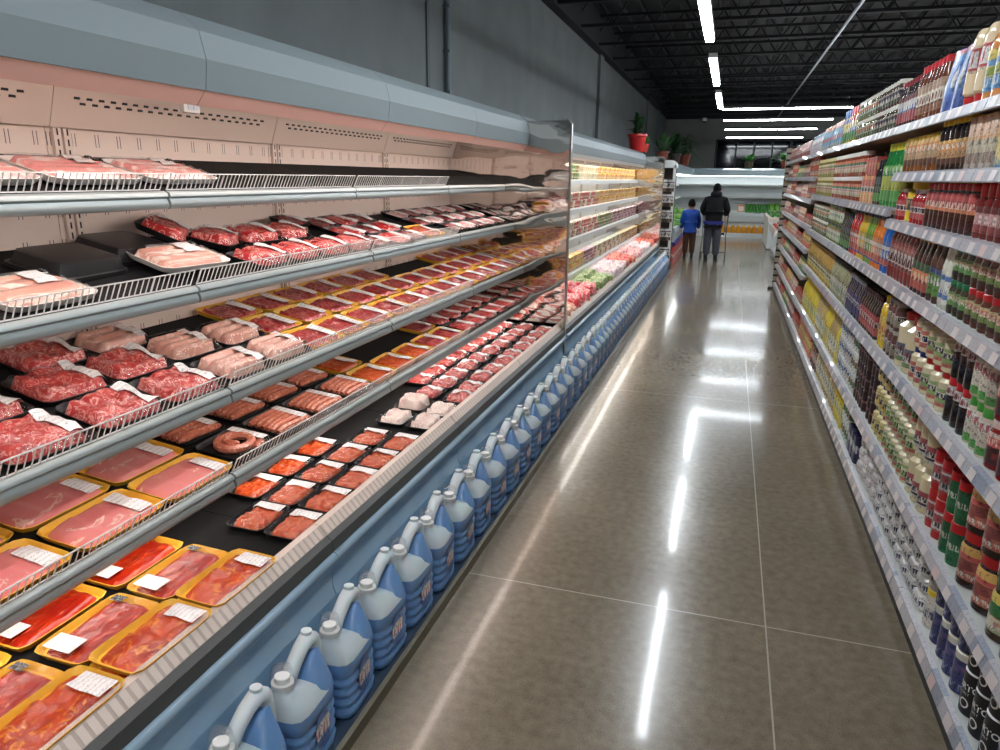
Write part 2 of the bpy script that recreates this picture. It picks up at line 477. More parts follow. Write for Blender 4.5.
# corrugated black roof deck
cm = P('black_painted_steel', (13, 13, 19), .7)
prof = []
x = XW - .2
g = G(); zc = 4.35; vs = []; i = 0
while x < XR + .2:
    vs.append((x, zc if i % 4 < 2 else zc + .05)); x += .02 if i % 2 else .13; i += 1
g.prism_y(vs + [(vs[-1][0], zc + .12), (vs[0][0], zc + .12)], YN - .2, YB + .2)
tag(g.link('ceiling', cm, smooth=False), kind='structure')
for nm_, q in (('trim_6', (XW, XW + .14, YN, YB, 3.84, 4.4)), ('trim_7', (XW, XR, YB - .12, YB, 3.80, 4.4))):
    tag(G().box(*q).link(nm_, cm, smooth=False), kind='structure')
# wall pilasters, joint line and the conduit
for k, y in enumerate((13.5, 21.3, 24.6)):
    tag(G().box(XW, XW + .05, y, y + .35, 0, 3.9).link('trim_%d' % (k + 1), wallm), kind='structure')
tag(G().box(XW, XW + .012, 5.75, 5.80, 0, 4.3).link('trim_4', P('wall_joint_sealant', (96, 102, 104), .8)), kind='structure')
g = G(); g.tube([(XW + .03, 6.15, 2.0), (XW + .03, 6.15, 4.25)], .025, 10)
for z in (2.42, 2.75, 3.1, 3.3, 3.7): g.box(XW, XW + .06, 6.12, 6.18, z, z + .02)
tag(g.link('wall_conduit', P('painted_conduit', (98, 112, 120), .5)), 'grey electrical conduit running up the left wall behind the meat case', 'pipe')
g = G(); g.lathe([(0, .012), (.02, .012)], 8)
# open web joists, one thing each
jm = P('black_joist_steel', (17, 17, 24), .6)
g = G(); za, zb = 3.86, 4.33
for zz in (za, zb - .04):
    g.box(XW, XR, -.035, -.005, zz, zz + .04); g.box(XW, XR, .005, .035, zz, zz + .04)
x = XW; up = False
while x < XR - .3:
    a, b_ = (za + .02, zb - .02) if not up else (zb - .02, za + .02)
    g.tube([(x, 0, a), (x + .3, 0, b_)], .012, 5); x += .3; up = not up
jp = Proto(g.link('roof_joist', jm, smooth=False))
jy = [.6 + 1.52 * k for k in range(-2, 18)]
for y in jy:
    jp.place((0, y, 0), label='black open-web steel joist spanning under the dark roof deck', cat='joist', group='roof joists')
g = G(); g.tube([(1.3, YN + .05, 3.8), (1.3, YB - .2, 3.8)], .02, 8)
tag(g.link('sprinkler_pipe', P('dark_pipe', (120, 122, 130), .3, metal=.6)), 'thin metal pipe hanging under the joists above the right gondola', 'pipe')

# long back window with black mullions and dark panes
wf = P('black_window_frame', (14, 16, 20), .4)
g = G(); g.box(-.66, 4.0, YB - .04, YB + .06, 2.08, 2.14); g.box(-.66, 4.0, YB - .04, YB + .06, 3.04, 3.1)
for x in (-.66, .01, .62, 1.22, 1.83, 2.44, 3.05, 3.95): g.box(x, x + .06, YB - .04, YB + .06, 2.08, 3.1)
w = tag(g.link('window_1', wf, smooth=False), kind='structure')
m, nt, b = newmat('dark_window_glass'); b.inputs['Base Color'].default_value = (.004, .006, .01, 1); b.inputs['Roughness'].default_value = .06; b.inputs['Specular IOR Level'].default_value = .35
G().box(-.62, 3.98, YB + .0, YB + .02, 2.1, 3.06).link('pane', m, w)

# security camera dome on the back wall
s = empty('security_camera', (-1.12, YB - .09, 3.72))
G().lathe([(0, .07), (.03, .09), (.10, .09)], 16).link('housing', M['white_plastic'], s)
G().ball((0, 0, -.01), .06, .06, .05).link('lens', M['black'], s)
tag(s, 'small white security camera under the roof on the back wall', 'camera')

# pendant linear lamps : four along the aisle, four across it at the far end, more over the other aisles
def lamp(name, along, L, mat):
    r = empty(name)
    if along == 'Y':
        G().box(-.045, .045, 0, L, .02, .07).link('housing', M['white_plastic'], r)
        G().box(-.036, .036, .01, L - .01, 0, .02).link('diffuser', mat, r, smooth=False)
        for y in (.25, L - .25): G().tube([(0, y, .07), (0, y, 1.3)], .003, 4).link('hanger', M['dark'], r)
    else:
        G().box(0, L, -.04, .04, .02, .07).link('housing', M['dark'], r)
        G().box(.01, L - .01, -.03, .03, 0, .02).link('diffuser', mat, r, smooth=False)
        for x in (.25, L - .25): G().tube([(x, 0, .07), (x, 0, 1.3)], .003, 4).link('hanger', M['dark'], r)
    return Proto(r)


la = lamp('linear_lamp', 'Y', 2.35, M['light'])
names = ['nearest', 'second', 'third', 'fourth', 'farthest']
for k, y in enumerate((-1.4, 2.0, 5.25, 8.66, 12.1)):
    la.place((-.32, y, 2.98), label='%s linear ceiling lamp hanging lengthwise over the aisle' % names[k], cat='lamp')
lb = lamp('linear_lamp', 'X', 2.25, M['light2'])
for k, y in enumerate((14.7, 17.4, 20.5, 24.4)):
    lb.place((-.30, y, 2.98), label='%s linear ceiling lamp hanging crosswise at the far end' % ['first', 'second', 'third', 'last'][k], cat='lamp')
for x in (2.7, 5.6):
    for y in (-1.4, 2.0, 5.25, 8.66, 12.1):
        la.place((x, y, 2.98), label='linear ceiling lamp hanging over another aisle', cat='lamp', group='lamps over the other aisles')
for x in (2.3, 5.0):
    for y in (14.7, 17.4, 20.5, 24.4):
        lb.place((x, y, 2.98), label='linear ceiling lamp hanging crosswise beyond the right gondola', cat='lamp', group='far crosswise lamps')
# ------------------------------------------------------------------ refrigerated meat case
MIRY = 5.66
SECS = [(-.56, .69), (.69, 1.94), (1.94, 3.19), (3.19, 4.42), (4.42, MIRY)]
# front x, front z, slope, depth
SH = {1: (-1.76, 1.665, .28, .44), 2: (-1.68, 1.36, .25, .52), 3: (-1.59, 1.012, .20, .61), 4: (-1.61, .69, .13, .59), 5: (-1.28, .525, .04, .90)}


def shelf_parts(root, idx, y0, y1, clear=False):
    xf, zf, s, d = SH[idx]
    g = G(); g.prism_y([(xf, zf - .012), (xf - d, zf - .012 + s * d), (xf - d, zf - .035 + s * d), (xf, zf - .035)], 0, y1 - y0 - .004)
    sh = g.link('shelf', M['mat'], root, (0, y0 + .002, 0), smooth=False)
    for yy in (.03, y1 - y0 - .045):
        g = G(); g.prism_y([(xf - .04, zf - .03), (xf - d, zf - .035 + s * d), (xf - d - .01, zf - .13 + s * d), (xf - d + .06, zf - .10 + s * d)], yy, yy + .004)
        g.link('bracket', M['cream'], sh, (0, 0, 0), smooth=False)
    g = G()
    g.prism_y([(xf - .012, zf), (xf, zf + .002), (xf + .014, zf - .006), (xf + .016, zf - .016), (xf + .008, zf - .022), (xf + .014, zf - .034), (xf + .016, zf - .048), (xf + .006, zf - .056), (xf - .014, zf - .056)], .003, y1 - y0 - .008)
    g.link('price_rail', M['rail'], sh, sharp=60)
    G().prism_y([(xf - .020, zf - .0565), (xf - .050, zf - .044), (xf - .050, zf - .036), (xf - .016, zf - .036)], .02, y1 - y0 - .03).link('shelf_lamp', M['warm2'], sh, smooth=False)
    L = y1 - y0 - .02
    g = G()
    if clear:
        g.prism_y([(xf - .006, zf), (xf - .002, zf), (xf + .010, zf + .062), (xf + .006, zf + .062)], .01, L)
        g.link('clear_guard', M['clear'], sh, smooth=False)
    else:
        h, lean = .056, .026
        r = .0016
        for (px, pz) in ((xf - .004, zf + .006), (xf - .004 + lean, zf + h)):
            g.box(px - .0018, px + .0018, .008, L, pz - .0018, pz + .0018)
        n = int((L - .01) / .0215)
        for k in range(n + 1):
            y = .009 + k * (L - .011) / n
            w = .0022 if k % 12 == 0 else .0013
            a = (xf - .004, zf + .004); b_ = (xf - .004 + lean, zf + h)
            g.add([(a[0] - w, y - w, a[1]), (a[0] + w, y - w, a[1]), (a[0] + w, y + w, a[1]), (a[0] - w, y + w, a[1]),
                   (b_[0] - w, y - w, b_[1]), (b_[0] + w, y - w, b_[1]), (b_[0] + w, y + w, b_[1]), (b_[0] - w, y + w, b_[1])],
                  [(0, 3, 2, 1), (4, 5, 6, 7), (0, 1, 5, 4), (1, 2, 6, 5), (2, 3, 7, 6), (3, 0, 4, 7)])
        g.link('wire_guard', M['wire'], sh, smooth=False)
    return sh


CAN = [(-2.44, 2.19), (-1.74, 2.212), (-1.635, 2.192), (-1.580, 2.150), (-1.568, 2.136), (-1.550, 2.056), (-1.562, 1.968), (-1.60, 1.966), (-1.66, 2.02), (-2.05, 2.05), (-2.44, 2.05)]


def case_section(y0, y1, label, meatcase=True, lampmat=None, prof_shift=0):
    c = empty('refrigerated_case', (0, 0, 0))
    L = y1 - y0 - .003
    G().prism_y(CAN, 0, L).link('canopy', M['canopy'], c, (0, y0, 0), sharp=14)
    lh = G().prism_y([(-1.566, 1.967), (-1.60, 1.925), (-1.655, 1.935), (-1.70, 1.962), (-1.70, 2.02), (-1.60, 1.99)], 0, L).link('lamp_housing', M['cap_under'] if meatcase else M['white_plastic'], c, (0, y0, 0), smooth=False)
    G().prism_y([(-1.63, 1.9305), (-1.655, 1.9348), (-1.695, 1.9588), (-1.695, 1.9565), (-1.655, 1.9325), (-1.63, 1.929)], .02, L - .02).link('lamp_tube', lampmat or M['warm'], lh, smooth=False)
    G().prism_y([(-2.03, 2.05), (-2.15, 2.03), (-2.205, 1.87), (-2.235, 1.87), (-2.235, 2.05)], 0, L).link('air_duct', M['cream'], c, (0, y0, 0), smooth=False)
    # punched face of the duct
    g = G(); g.add([(-2.1546, .02, 2.003), (-2.1546, L - .02, 2.003), (-2.1886, L - .02, 1.909), (-2.1886, .02, 1.909)], [(0, 1, 2, 3)])
    g2 = g.mesh('perforation', [M['perf']], smooth=False)
    n = int((L - .16) / .026); g = G()
    for k in range(n):
        for r_, z in ((0, 1.968), (1, 1.951)):
            if (k + r_) % 2: continue
            y = .08 + k * .026; x = -2.15 - (2.03 - z) * .055 / .16
            g.box(x - .001, x + .003, y, y + .022, z - .004, z + .004)
    g.link('vent_holes', M['black'], c, (0, y0, 0), smooth=False)
    g = G(); g.box(-2.25, -2.23, 0, L, .45, 1.90); g.link('back_panel', M['slots'] if meatcase else M['white_plastic'], c, (0, y0, 0), smooth=False)
    for yy in (.018, .058):   # slotted uprights either side of the joint
        g = G(); g.box(-2.23, -2.215, yy, yy + .03, .5, 1.87)
        z = .55
        u = g.link('upright', M['cream'], c, (0, y0, 0), smooth=False)
        g = G()
        while z < 1.86:
            g.box(-2.216, -2.2142, yy + .012, yy + .018, z, z + .022); z += .035
        g.link('slot_row', M['black'], u, smooth=False)
    # deck, honeycomb strip, bumper, lower panels
    xf, zf, s, d = SH[5]
    g = G(); g.prism_y([(xf, zf - .02), (xf - d, zf - .02 + s * d), (xf - d, zf - .05), (xf, zf - .05)], 0, L); g.link('deck', M['mat'], c, (0, y0, 0), smooth=False)
    dr = G().prism_y([(-1.29, .50), (-1.285, .548), (-1.262, .545), (-1.236, .512), (-1.236, .50)], 0, L).link('air_strip', M['strip'], c, (0, y0, 0), smooth=False)
    g = G(); y = .01
    while y < L - .03:
        g.prism_y([(-1.2622, .5457), (-1.2355, .5125), (-1.2365, .5115), (-1.2632, .5447)], y, y + .02); y += .03
    g.link('strip_slats', M['cream'], dr, smooth=False)
    G().prism_y([(-1.30, .50), (-1.236, .51), (-1.215, .495), (-1.213, .45), (-1.30, .45)], 0, L).link('bumper', M['bumper'], c, (0, y0, 0), smooth=False)
    G().prism_y([(-1.30, .449), (-1.205, .449), (-1.196, .44), (-1.197, .425), (-1.212, .405), (-1.226, .37), (-1.222, .31), (-1.212, .285), (-1.30, .285)], .0015, L).link('lower_trim', M['blue'], c, (0, y0, 0), sharp=60)
    G().prism_y([(-1.24, .286), (-1.212, .284), (-1.206, .04), (-1.206, .0), (-1.24, .0)], .0015, L).link('kick_panel', M['toe'], c, (0, y0, 0), smooth=False)
    G().prism_y([(-2.44, 0), (-1.25, 0), (-1.25, .44), (-1.31, .45), (-2.2, .45), (-2.26, .5), (-2.26, 2.05), (-2.44, 2.05)], 0, L).link('cabinet_body', M['cream'], c, (0, y0, 0), smooth=False)
    tag(c, label, 'display case')
    return c


secn = ['just behind the camera', 'holding the ham and marinated steaks, nearest', 'holding the sausages and ground meat, second', 'third along, below the first wall conduit', 'last along, ending at the mirror panel']
CASES = []
for k, (y0, y1) in enumerate(SECS):
    lab = ['open meat case section before the nearest trays, partly outside the view', 'open meat case section holding the ham slices and marinated steaks', 'open meat case section holding the sausages and ground meat', 'open meat case section between the sausages and the packs beside the mirror', 'open meat case section ending at the mirrored divider'][k]
    c = case_section(y0, y1, lab)
    for i in (1, 2, 3, 4):
        clear = (i == 2 and k >= 4) or (i == 1 and k == 4) or (i in (3, 4) and k >= 4)
        shelf_parts(c, i, y0, y1, clear)
    CASES.append(c)
# seam hooks / bolts of the lower trim, small temperature gauge
g = G(); g.box(-1.64, -1.60, 0, .075, 0, .03); g2 = g
t = empty('thermometer', (-.19, 1.62, -.03))
t.location = (-1.98, 2.315, 1.945)
G().box(-.01, .01, 0, .085, 0, .04).link('case', M['white_plastic'], t, smooth=False)
G().box(.0101, .012, .02, .045, .01, .03).link('display', P('pale_display', (210, 220, 235), .2), t, smooth=False)
G().box(.0101, .012, .05, .075, .01, .03).link('display', P('pale_display_2', (216, 226, 240), .2), t, smooth=False)
G().box(-.004, .004, .002, .01, .038, .075).link('clip', M['dark'], t, smooth=False)
tag(t, 'small white temperature gauge clipped under the meat case canopy', 'gauge')


def mirror_panel(y, label, z1=2.15):
    r = empty('mirror_divider', (0, y, 0))
    m = bpy.data.materials.get('wavy_polished_steel')
    if not m:
        m, nt, b = newmat('wavy_polished_steel'); L = nt.links
        b.inputs['Metallic'].default_value = 1; b.inputs['Roughness'].default_value = .045; b.inputs['Base Color'].default_value = lin((205, 198, 192))
        tc = N(nt, 'ShaderNodeTexCoord'); mp = N(nt, 'ShaderNodeMapping'); mp.inputs['Scale'].default_value = (1.8, 1, 3.6)
        n = N(nt, 'ShaderNodeTexNoise', i_Scale=1.5, i_Detail=1.5); bp = N(nt, 'ShaderNodeBump', i_Strength=.13, i_Distance=.05)
        L.new(tc.outputs['Object'], mp.inputs[0]); L.new(mp.outputs[0], n.inputs['Vector']); L.new(n.outputs[0], bp.inputs['Height']); L.new(bp.outputs[0], b.inputs['Normal'])
    pr = [(-2.42, .30), (-1.225, .30), (-1.225, z1 - .03), (-1.25, z1), (-2.42, z1)]
    G().prism_y([(a, c_) for a, c_ in pr], 0, .03).link('panel', m, r, smooth=False)
    G().prism_y([(-1.226, .28), (-1.212, .28), (-1.212, z1 - .028), (-1.245, z1 + .01), (-1.255, z1), (-1.226, z1 - .032)], -.006, .036).link('edge_strip', M['steeledge'], r, smooth=False)
    tag(r, label, 'divider panel')
    return r


mirror_panel(MIRY, 'polished steel divider panel reflecting the meat shelves at their far end')
# ------------------------------------------------------------------ trays of meat
def hgrid(a, b, nx, ny, f, pw=8, z0=0):
    """height field over a rounded rectangle a x b, edges folded down to z0"""
    vs = []; fs = []
    for j in range(ny + 1):
        for i in range(nx + 1):
            u = -1 + 2 * i / nx; v = -1 + 2 * j / ny
            e = (abs(u) ** pw + abs(v) ** pw) ** (1 / pw)
            m_ = max(abs(u), abs(v))
            k = m_ / e if e > 0 else 1
            x = u * k * a / 2; y = v * k * b / 2
            edge = 1 - m_
            fall = min(1, edge / .14); fall = math.sqrt(max(0, 1 - (1 - fall) ** 2))
            z = z0 + (f(x, y, u, v) - z0) * fall
            vs.append((x, y, z))
    for j in range(ny):
        for i in range(nx):
            p = j * (nx + 1) + i
            fs.append((p, p + 1, p + nx + 2, p + nx + 1))
    return vs, fs


def nz(x, y, s, seed=0): return noise.noise(Vector((x * s + seed * 13.1, y * s - seed * 7.7, seed * 3.3)))


def lumps(seed, n, a, b, jit=.9):
    rnd = random.Random(seed); pts = []
    nx = max(1, int(round(math.sqrt(n * a / b)))); ny = max(1, round(n / nx))
    for i in range(nx):
        for j in range(ny):
            pts.append((-a / 2 + a * (i + .5 + jit * rnd.uniform(-.4, .4)) / nx, -b / 2 + b * (j + .5 + jit * rnd.uniform(-.4, .4)) / ny, rnd.uniform(.75, 1.1)))
    return pts, max(a / nx, b / ny)


def f_lumps(seed, n, a, b, h, sharp=.5):
    pts, cell = lumps(seed, n, a, b)

    def f(x, y, u, v):
        best = 0; d1 = 9
        for px, py, hh in pts:
            d = math.hypot(x - px, y - py) / cell
            q = hh * math.sqrt(max(0, 1 - min(1, d * 1.25) ** 2))
            best = max(best, q)
        return h * (.30 + .70 * best) + .004 * nz(x, y, 60, seed)
    return f


def f_steak(seed, h, n=3):
    def f(x, y, u, v):
        t = (v * .5 + .5) * n + .25 * nz(x, y, 9, seed)
        fr = t - math.floor(t)
        return h * (.5 + .5 * fr) + .007 * nz(x, y, 22, seed) + .003 * nz(x, y, 60, seed)
    return f


def f_slices(seed, h):
    def f(x, y, u, v):
        t = (v * .5 + .5) * 3.2 + .3 * nz(x, y, 7, seed); fr = t - math.floor(t)
        return h * (.8 + .2 * fr) + .0018 * nz(x, y, 12, seed)
    return f


def f_rolls(seed, h, n):
    def f(x, y, u, v):
        t = (u * .5 + .5) * n + .12 * nz(x, y, 8, seed); fr = (t - math.floor(t)) * 2 - 1
        return h * (.5 + .5 * math.sqrt(max(0, 1 - fr * fr))) + .002 * nz(x, y, 40, seed)
    return f


MEAT = dict(
    marin=meat('marinated_red_meat', (170, 36, 8), (216, 72, 12), (238, 140, 40), 26, .55, .64, 2, .3, .8, aniso=(1, .7, 1), bstr=.9, bdist=.005),
    marin2=meat('marinated_dark_red_meat', (150, 26, 14), (190, 44, 16), (226, 96, 40), 22, .58, .64, 2, .3, .8, aniso=(1.6, .5, 1), bstr=.9, bdist=.005),
    ham=meat('pink_sliced_ham', (226, 122, 120), (234, 142, 134), (248, 206, 190), 9, .60, .66, 2.5, .38, .5, aniso=(1, .5, 1), bstr=.35),
    stew=meat('red_stewing_meat', (176, 44, 46), (206, 78, 72), (240, 178, 166), 34, .52, .6, 2.2, .35, .6),
    beef=meat('red_beef', (158, 34, 40), (190, 58, 58), (238, 176, 164), 22, .555, .61, 2.6, .35, .6),
    marble=meat('marbled_red_beef', (170, 28, 34), (200, 48, 46), (244, 190, 176), 20, .53, .6, 3, .35, .6),
    pork=meat('pale_pork', (214, 150, 132), (226, 172, 154), (240, 206, 190), 18, .56, .64, 1.5, .38, .6),
    chick=meat('pale_chicken', (236, 202, 188), (244, 220, 206), (222, 150, 130), 20, .6, .66, 1.5, .38, .6),
    bacon=meat('pink_pork_belly', (230, 140, 136), (238, 168, 160), (252, 232, 224), 16, .48, .60, .8, .38, .6, aniso=(1.3, .35, 1)),
    saus=meat('coarse_fresh_sausage', (186, 96, 72), (204, 118, 90), (236, 176, 150), 60, .57, .66, 1, .4, .5),
    chor=meat('orange_ground_meat', (178, 50, 14), (206, 76, 20), (232, 130, 60), 90, .56, .66, 1, .4, .5, speck=((236, 196, 150), 150, .18)),
    fish=meat('pink_fish_portions', (206, 140, 124), (222, 162, 142), (242, 220, 204), 14, .5, .62, 1, .38, .6, aniso=(2, .4, 1)),
    dark=meat('dark_red_cuts', (110, 20, 26), (146, 34, 38), (206, 130, 120), 22, .56, .62, 2.5, .35, .5),
    bone=meat('white_fatty_bones', (240, 214, 200), (246, 228, 214), (200, 90, 80), 24, .58, .64, 2, .4, .5),
)


def tray_mesh(a, b, h, mat):
    g = G()
    rings = [(0, .86), (.004, .89), (h - .003, .985), (h, 1.0), (h + .001, .985), (h - .002, .955), (.006, .86)]
    g.lathe([(z, a / 2 * k if False else (a / 2 - (1 - k) * .09), (b / 2 - (1 - k) * .09)) for z, k in rings], 40, 9)
    return g.mesh('foam_tray', [mat], sharp=50)


def pack(kind, name, trayc, a, b, h, f, mat, label_pos='far', filmed=True, sticker=False, th=.022, res=(18, 22), inset=.02, parts=True, links=None):
    """foam tray > meat, cling film, price label (and sausages)"""
    r = obj(name, tray_mesh(a, b, th, M[trayc]))
    if links:
        for path, rad in links:
            G().tube(path, [rad * .55] + [rad] * (len(path) - 2) + [rad * .55], 8).link('sausage', mat, r)
    else:
        vs, fs = hgrid(a - inset * 2, b - inset * 2, res[0], res[1], f, z0=.006)
        G().add(vs, fs).link('meat', mat, r, sharp=180)
    if filmed:
        def ff(x, y, u, v):
            zz = f(x, y, u, v) if f else h
            return max(th + .002, zz + .0035) + .0012 * nz(x, y, 50, 3)
        vs, fs = hgrid(a - .006, b - .006, 12, 14, ff, z0=th + .001)
        G().add(vs, fs).link('cling_film', M['film'], r, sharp=180)
    top = h + .008
    def card(x0, x1, y0, y1, nm, mt, zz=None):
        nn = 5; vs = []; fs = []
        for j in range(nn + 1):
            for i in range(nn + 1):
                x = x0 + (x1 - x0) * i / nn; y = y0 + (y1 - y0) * j / nn
                u = x / (a / 2 - inset); v = y / (b / 2 - inset)
                m_ = max(abs(u), abs(v)); fall = math.sqrt(max(0, 1 - (1 - min(1, max(0, 1 - m_) / .14)) ** 2))
                fz = f(x, y, u, v) if f else h
                zz = max(th + .004, .006 + (max(fz, .006) - .006) * fall + .007)
                vs.append((x, y, zz))
        for j in range(nn):
            for i in range(nn):
                p = j * (nn + 1) + i; fs.append((p, p + 1, p + nn + 2, p + nn + 1))
        G().add(vs, fs).link(nm, mt, r, sharp=180)
    if label_pos == 'far': card(-a * .36, a * .36, b * .2, b * .2 + .052, 'price_label', M['print'])
    elif label_pos == 'farl': card(-a * .2, a * .38, b * .24, b * .24 + .058, 'price_label', M['print'])
    elif label_pos == 'near': card(-a * .40, a * .12, -b * .42, -b * .42 + .06, 'price_label', M['print'])
    elif label_pos == 'left': card(-a * .44, a * .02, b * .08, b * .08 + .07, 'price_label', M['print'])
    if sticker: card(-a * .40, -a * .16, b * .34, b * .34 + .03, 'brand_sticker', M['sticker'])
    return r


m, nt, b = newmat('black_sticker'); tcx = N(nt, 'ShaderNodeTexCoord'); mp = N(nt, 'ShaderNodeMapping'); mp.inputs['Scale'].default_value = (9, 3, 1)
nn = N(nt, 'ShaderNodeTexNoise', i_Scale=2.0); rp = ramp(nt, [(.5, (16, 15, 15)), (.6, (225, 220, 215))], 'CONSTANT')
nt.links.new(tcx.outputs['Generated'], mp.inputs[0]); nt.links.new(mp.outputs[0], nn.inputs['Vector']); nt.links.new(nn.outputs[0], rp.inputs[0]); nt.links.new(rp.outputs[0], b.inputs['Base Color'])
M['sticker'] = m


def links_straight(n, L, W, rad, z, seed):
    rnd = random.Random(seed); out = []
    for k in range(n):
        x = -W / 2 + W * (k + .5) / n
        out.append(([(x + .006 * sin(t * 3 + k) + rnd.uniform(-.002, .002), -L / 2 + L * t, z + .006 * sin(t * 3.1)) for t in [i / 8 for i in range(9)]], rad))
    return out


def links_coil(rad):
    p = []
    for i in range(34):
        t = i / 33; a = t * TAU * 1.9; rr = .092 - .062 * t
        p.append((rr * cos(a) * .9, rr * sin(a) * 1.15, .022 + .012 * t))
    return [(p, rad)]


K = {}
def proto(key, *args, **kw): K[key] = Proto(pack(key, *args, **kw))


for i, q in enumerate('ab'):
    proto('marin' + q, 'steak_tray', 'yellow_tray', .168, .285, .026, f_steak(11 + i, .026, 2), MEAT['marin'], 'farl')
    proto('ham' + q, 'ham_tray', 'yellow_tray', .20, .325, .024, f_slices(31 + i, .026), MEAT['ham'], 'far' if i == 0 else 'farl')
    proto('stew' + q, 'stewing_meat_tray', 'black_tray', .215, .255, .045, f_lumps(41 + i, 15, .18, .21, .052), MEAT['stew'], 'far')
    proto('beefy' + q, 'beef_tray', 'yellow_tray', .20, .255, .026, f_steak(51 + i, .028, 2), MEAT['beef'], 'far')
    proto('beefk' + q, 'beef_tray', 'black_tray', .19, .235, .03, f_steak(61 + i, .032, 3), MEAT['marble'], 'far')
    proto('deckb' + q, 'beef_tray', 'black_tray', .155, .205, .036, f_lumps(63 + i, 12, .13, .18, .038), MEAT['stew'], 'far')
    proto('pork' + q, 'pork_tray', 'black_tray', .20, .25, .055, f_rolls(71 + i, .055, 3 + i), MEAT['pork'], 'far')
    proto('chor' + q, 'ground_meat_tray', 'black_tray', .15, .205, .026, f_lumps(81 + i, 60, .13, .18, .028), MEAT['chor'], 'far')
proto('marinb1', 'steak_tray', 'yellow_tray', .168, .285, .024, f_steak(15, .024, 1), MEAT['marin2'], 'near', sticker=True)
proto('choy', 'ground_meat_tray', 'yellow_tray', .20, .255, .024, f_lumps(85, 60, .17, .22, .026), MEAT['chor'], 'far')
proto('link', 'sausage_tray', 'black_tray', .22, .25, .04, lambda x, y, u, v: .036, MEAT['saus'], 'far', links=links_straight(6, .21, .17, .0165, .022, 3))
proto('coil', 'sausage_tray', 'black_tray', .22, .25, .04, lambda x, y, u, v: .036, MEAT['saus'], 'far', links=links_coil(.017))
proto('bone', 'bone_tray', 'black_tray', .155, .205, .036, f_lumps(91, 10, .13, .18, .042), MEAT['bone'], None)
proto('dome', 'chicken_tray', 'black_tray', .17, .20, .07, f_lumps(93, 4, .14, .17, .075), MEAT['chick'], None)
proto('bacon', 'pork_belly_tray', 'white_tray', .24, .36, .034, f_rolls(95, .034, 5), MEAT['bacon'], 'left', sticker=True)
proto('fish', 'fish_tray', 'white_tray', .22, .30, .034, f_rolls(97, .036, 4), MEAT['fish'], 'left', sticker=True)
proto('marb', 'marbled_beef_tray', 'black_tray', .19, .25, .05, f_lumps(99, 9, .17, .22, .055), MEAT['marble'], 'far')
proto('darkp', 'dark_meat_tray', 'black_tray', .16, .21, .028, f_steak(98, .03, 2), MEAT['dark'], 'far')
proto('pale', 'pink_meat_tray', 'black_tray', .16, .21, .026, f_steak(96, .028, 3), MEAT['bacon'], 'far')

ORD = ['first', 'second', 'third', 'fourth', 'fifth', 'sixth', 'seventh', 'eighth', 'ninth', 'tenth', 'eleventh', 'twelfth']
SN = {1: 'top meat shelf', 2: 'second meat shelf', 3: 'third meat shelf', 4: 'fourth meat shelf', 5: 'lower meat deck'}
ROWN = ['front row', 'second row', 'third row', 'fourth row', 'fifth row']


def put(key, sh, d, y, label, cat, group=None, rz=0, dz=0, rx=0, extra=0):
    xf, zf, s, dep = SH[sh]
    x = xf - d; z = zf + s * d - (.012 if sh < 5 else .02) + dz + .001
    return K[key].place((x, y, z), (rx, math.atan(s) + extra, rz), label, cat, group)


J = lambda a: random.uniform(-a, a)
# lower deck : marinated steaks in yellow trays
ks = [['marina', 'marinb1', 'marinb1'], ['marinb', 'marinb1', 'marinb1'], ['marina', 'marinb1', 'marinb1'], ['marinb', 'marinb1', 'marinb1']]
near = ['nearest', 'second', 'third', 'farthest']
for c_, y in enumerate((.655, .955, 1.255, 1.56)):
    for r_ in range(4):
        d = .065 + r_ * .180
        key = ks[c_][min(r_, 2)]
        lab = 'yellow tray of %s steaks on the lower deck, %s, %s of four' % ('orange-red' if r_ == 0 else 'dark red', ROWN[r_], near[c_])
        put(key, 5, d + J(.004), y + .03 * r_ * 0 + J(.006), lab, 'meat tray', rz=R(J(1.6)), dz=.026 if r_ == 0 else 0)
        if r_ == 0:
            put('marina', 5, d - .002, y - .004, 'yellow steak tray stacked under the %s tray at the deck front' % near[c_], 'meat tray', rz=R(J(1.2)))


def rows(key, sh, ys, pitch_y, drow, d0, nrow, desc, cat, skip=(), keys=None, jit=.004, rmax=2.5):
    """rows of alike packs: a shared group, or single labels where near"""
    y = ys[0]; c_ = 0
    while y < ys[1] - pitch_y * .4:
        for r_ in range(nrow):
            if (c_, r_) in skip: continue
            k = key if isinstance(key, str) else key[(c_ + r_) % len(key)]
            grp = '%s, %s of the %s' % (desc, ROWN[r_], SN[sh])
            put(k, sh, d0 + r_ * drow + J(jit), y + pitch_y / 2 + J(jit), grp if len(grp.split()) <= 16 else desc, cat, grp, rz=R(J(rmax)))
        y += pitch_y; c_ += 1


# deck beyond the steaks
rows(['chora', 'chorb'], 5, (1.84, 3.0), .215, .158, .085, 3, 'black tray of orange ground meat', 'meat tray', skip=((0, 2), (4, 2)))
rows('bone', 5, (3.0, 3.42), .205, .158, .085, 1, 'black tray of white fatty bones', 'meat tray')
put('bone', 5, .245, 3.10, 'white fatty pack behind the bone trays on the lower deck', 'meat tray')
put('dome', 5, .25, 3.33, 'tall domed pack of pale chicken on the lower deck', 'meat tray')
rows(['deckba', 'deckbb'], 5, (3.44, 5.6), .215, .165, .085, 4, 'black tray of red beef pieces', 'meat tray', skip=((0, 3), (0, 2), (1, 3), (2, 3)), jit=.012, rmax=6)
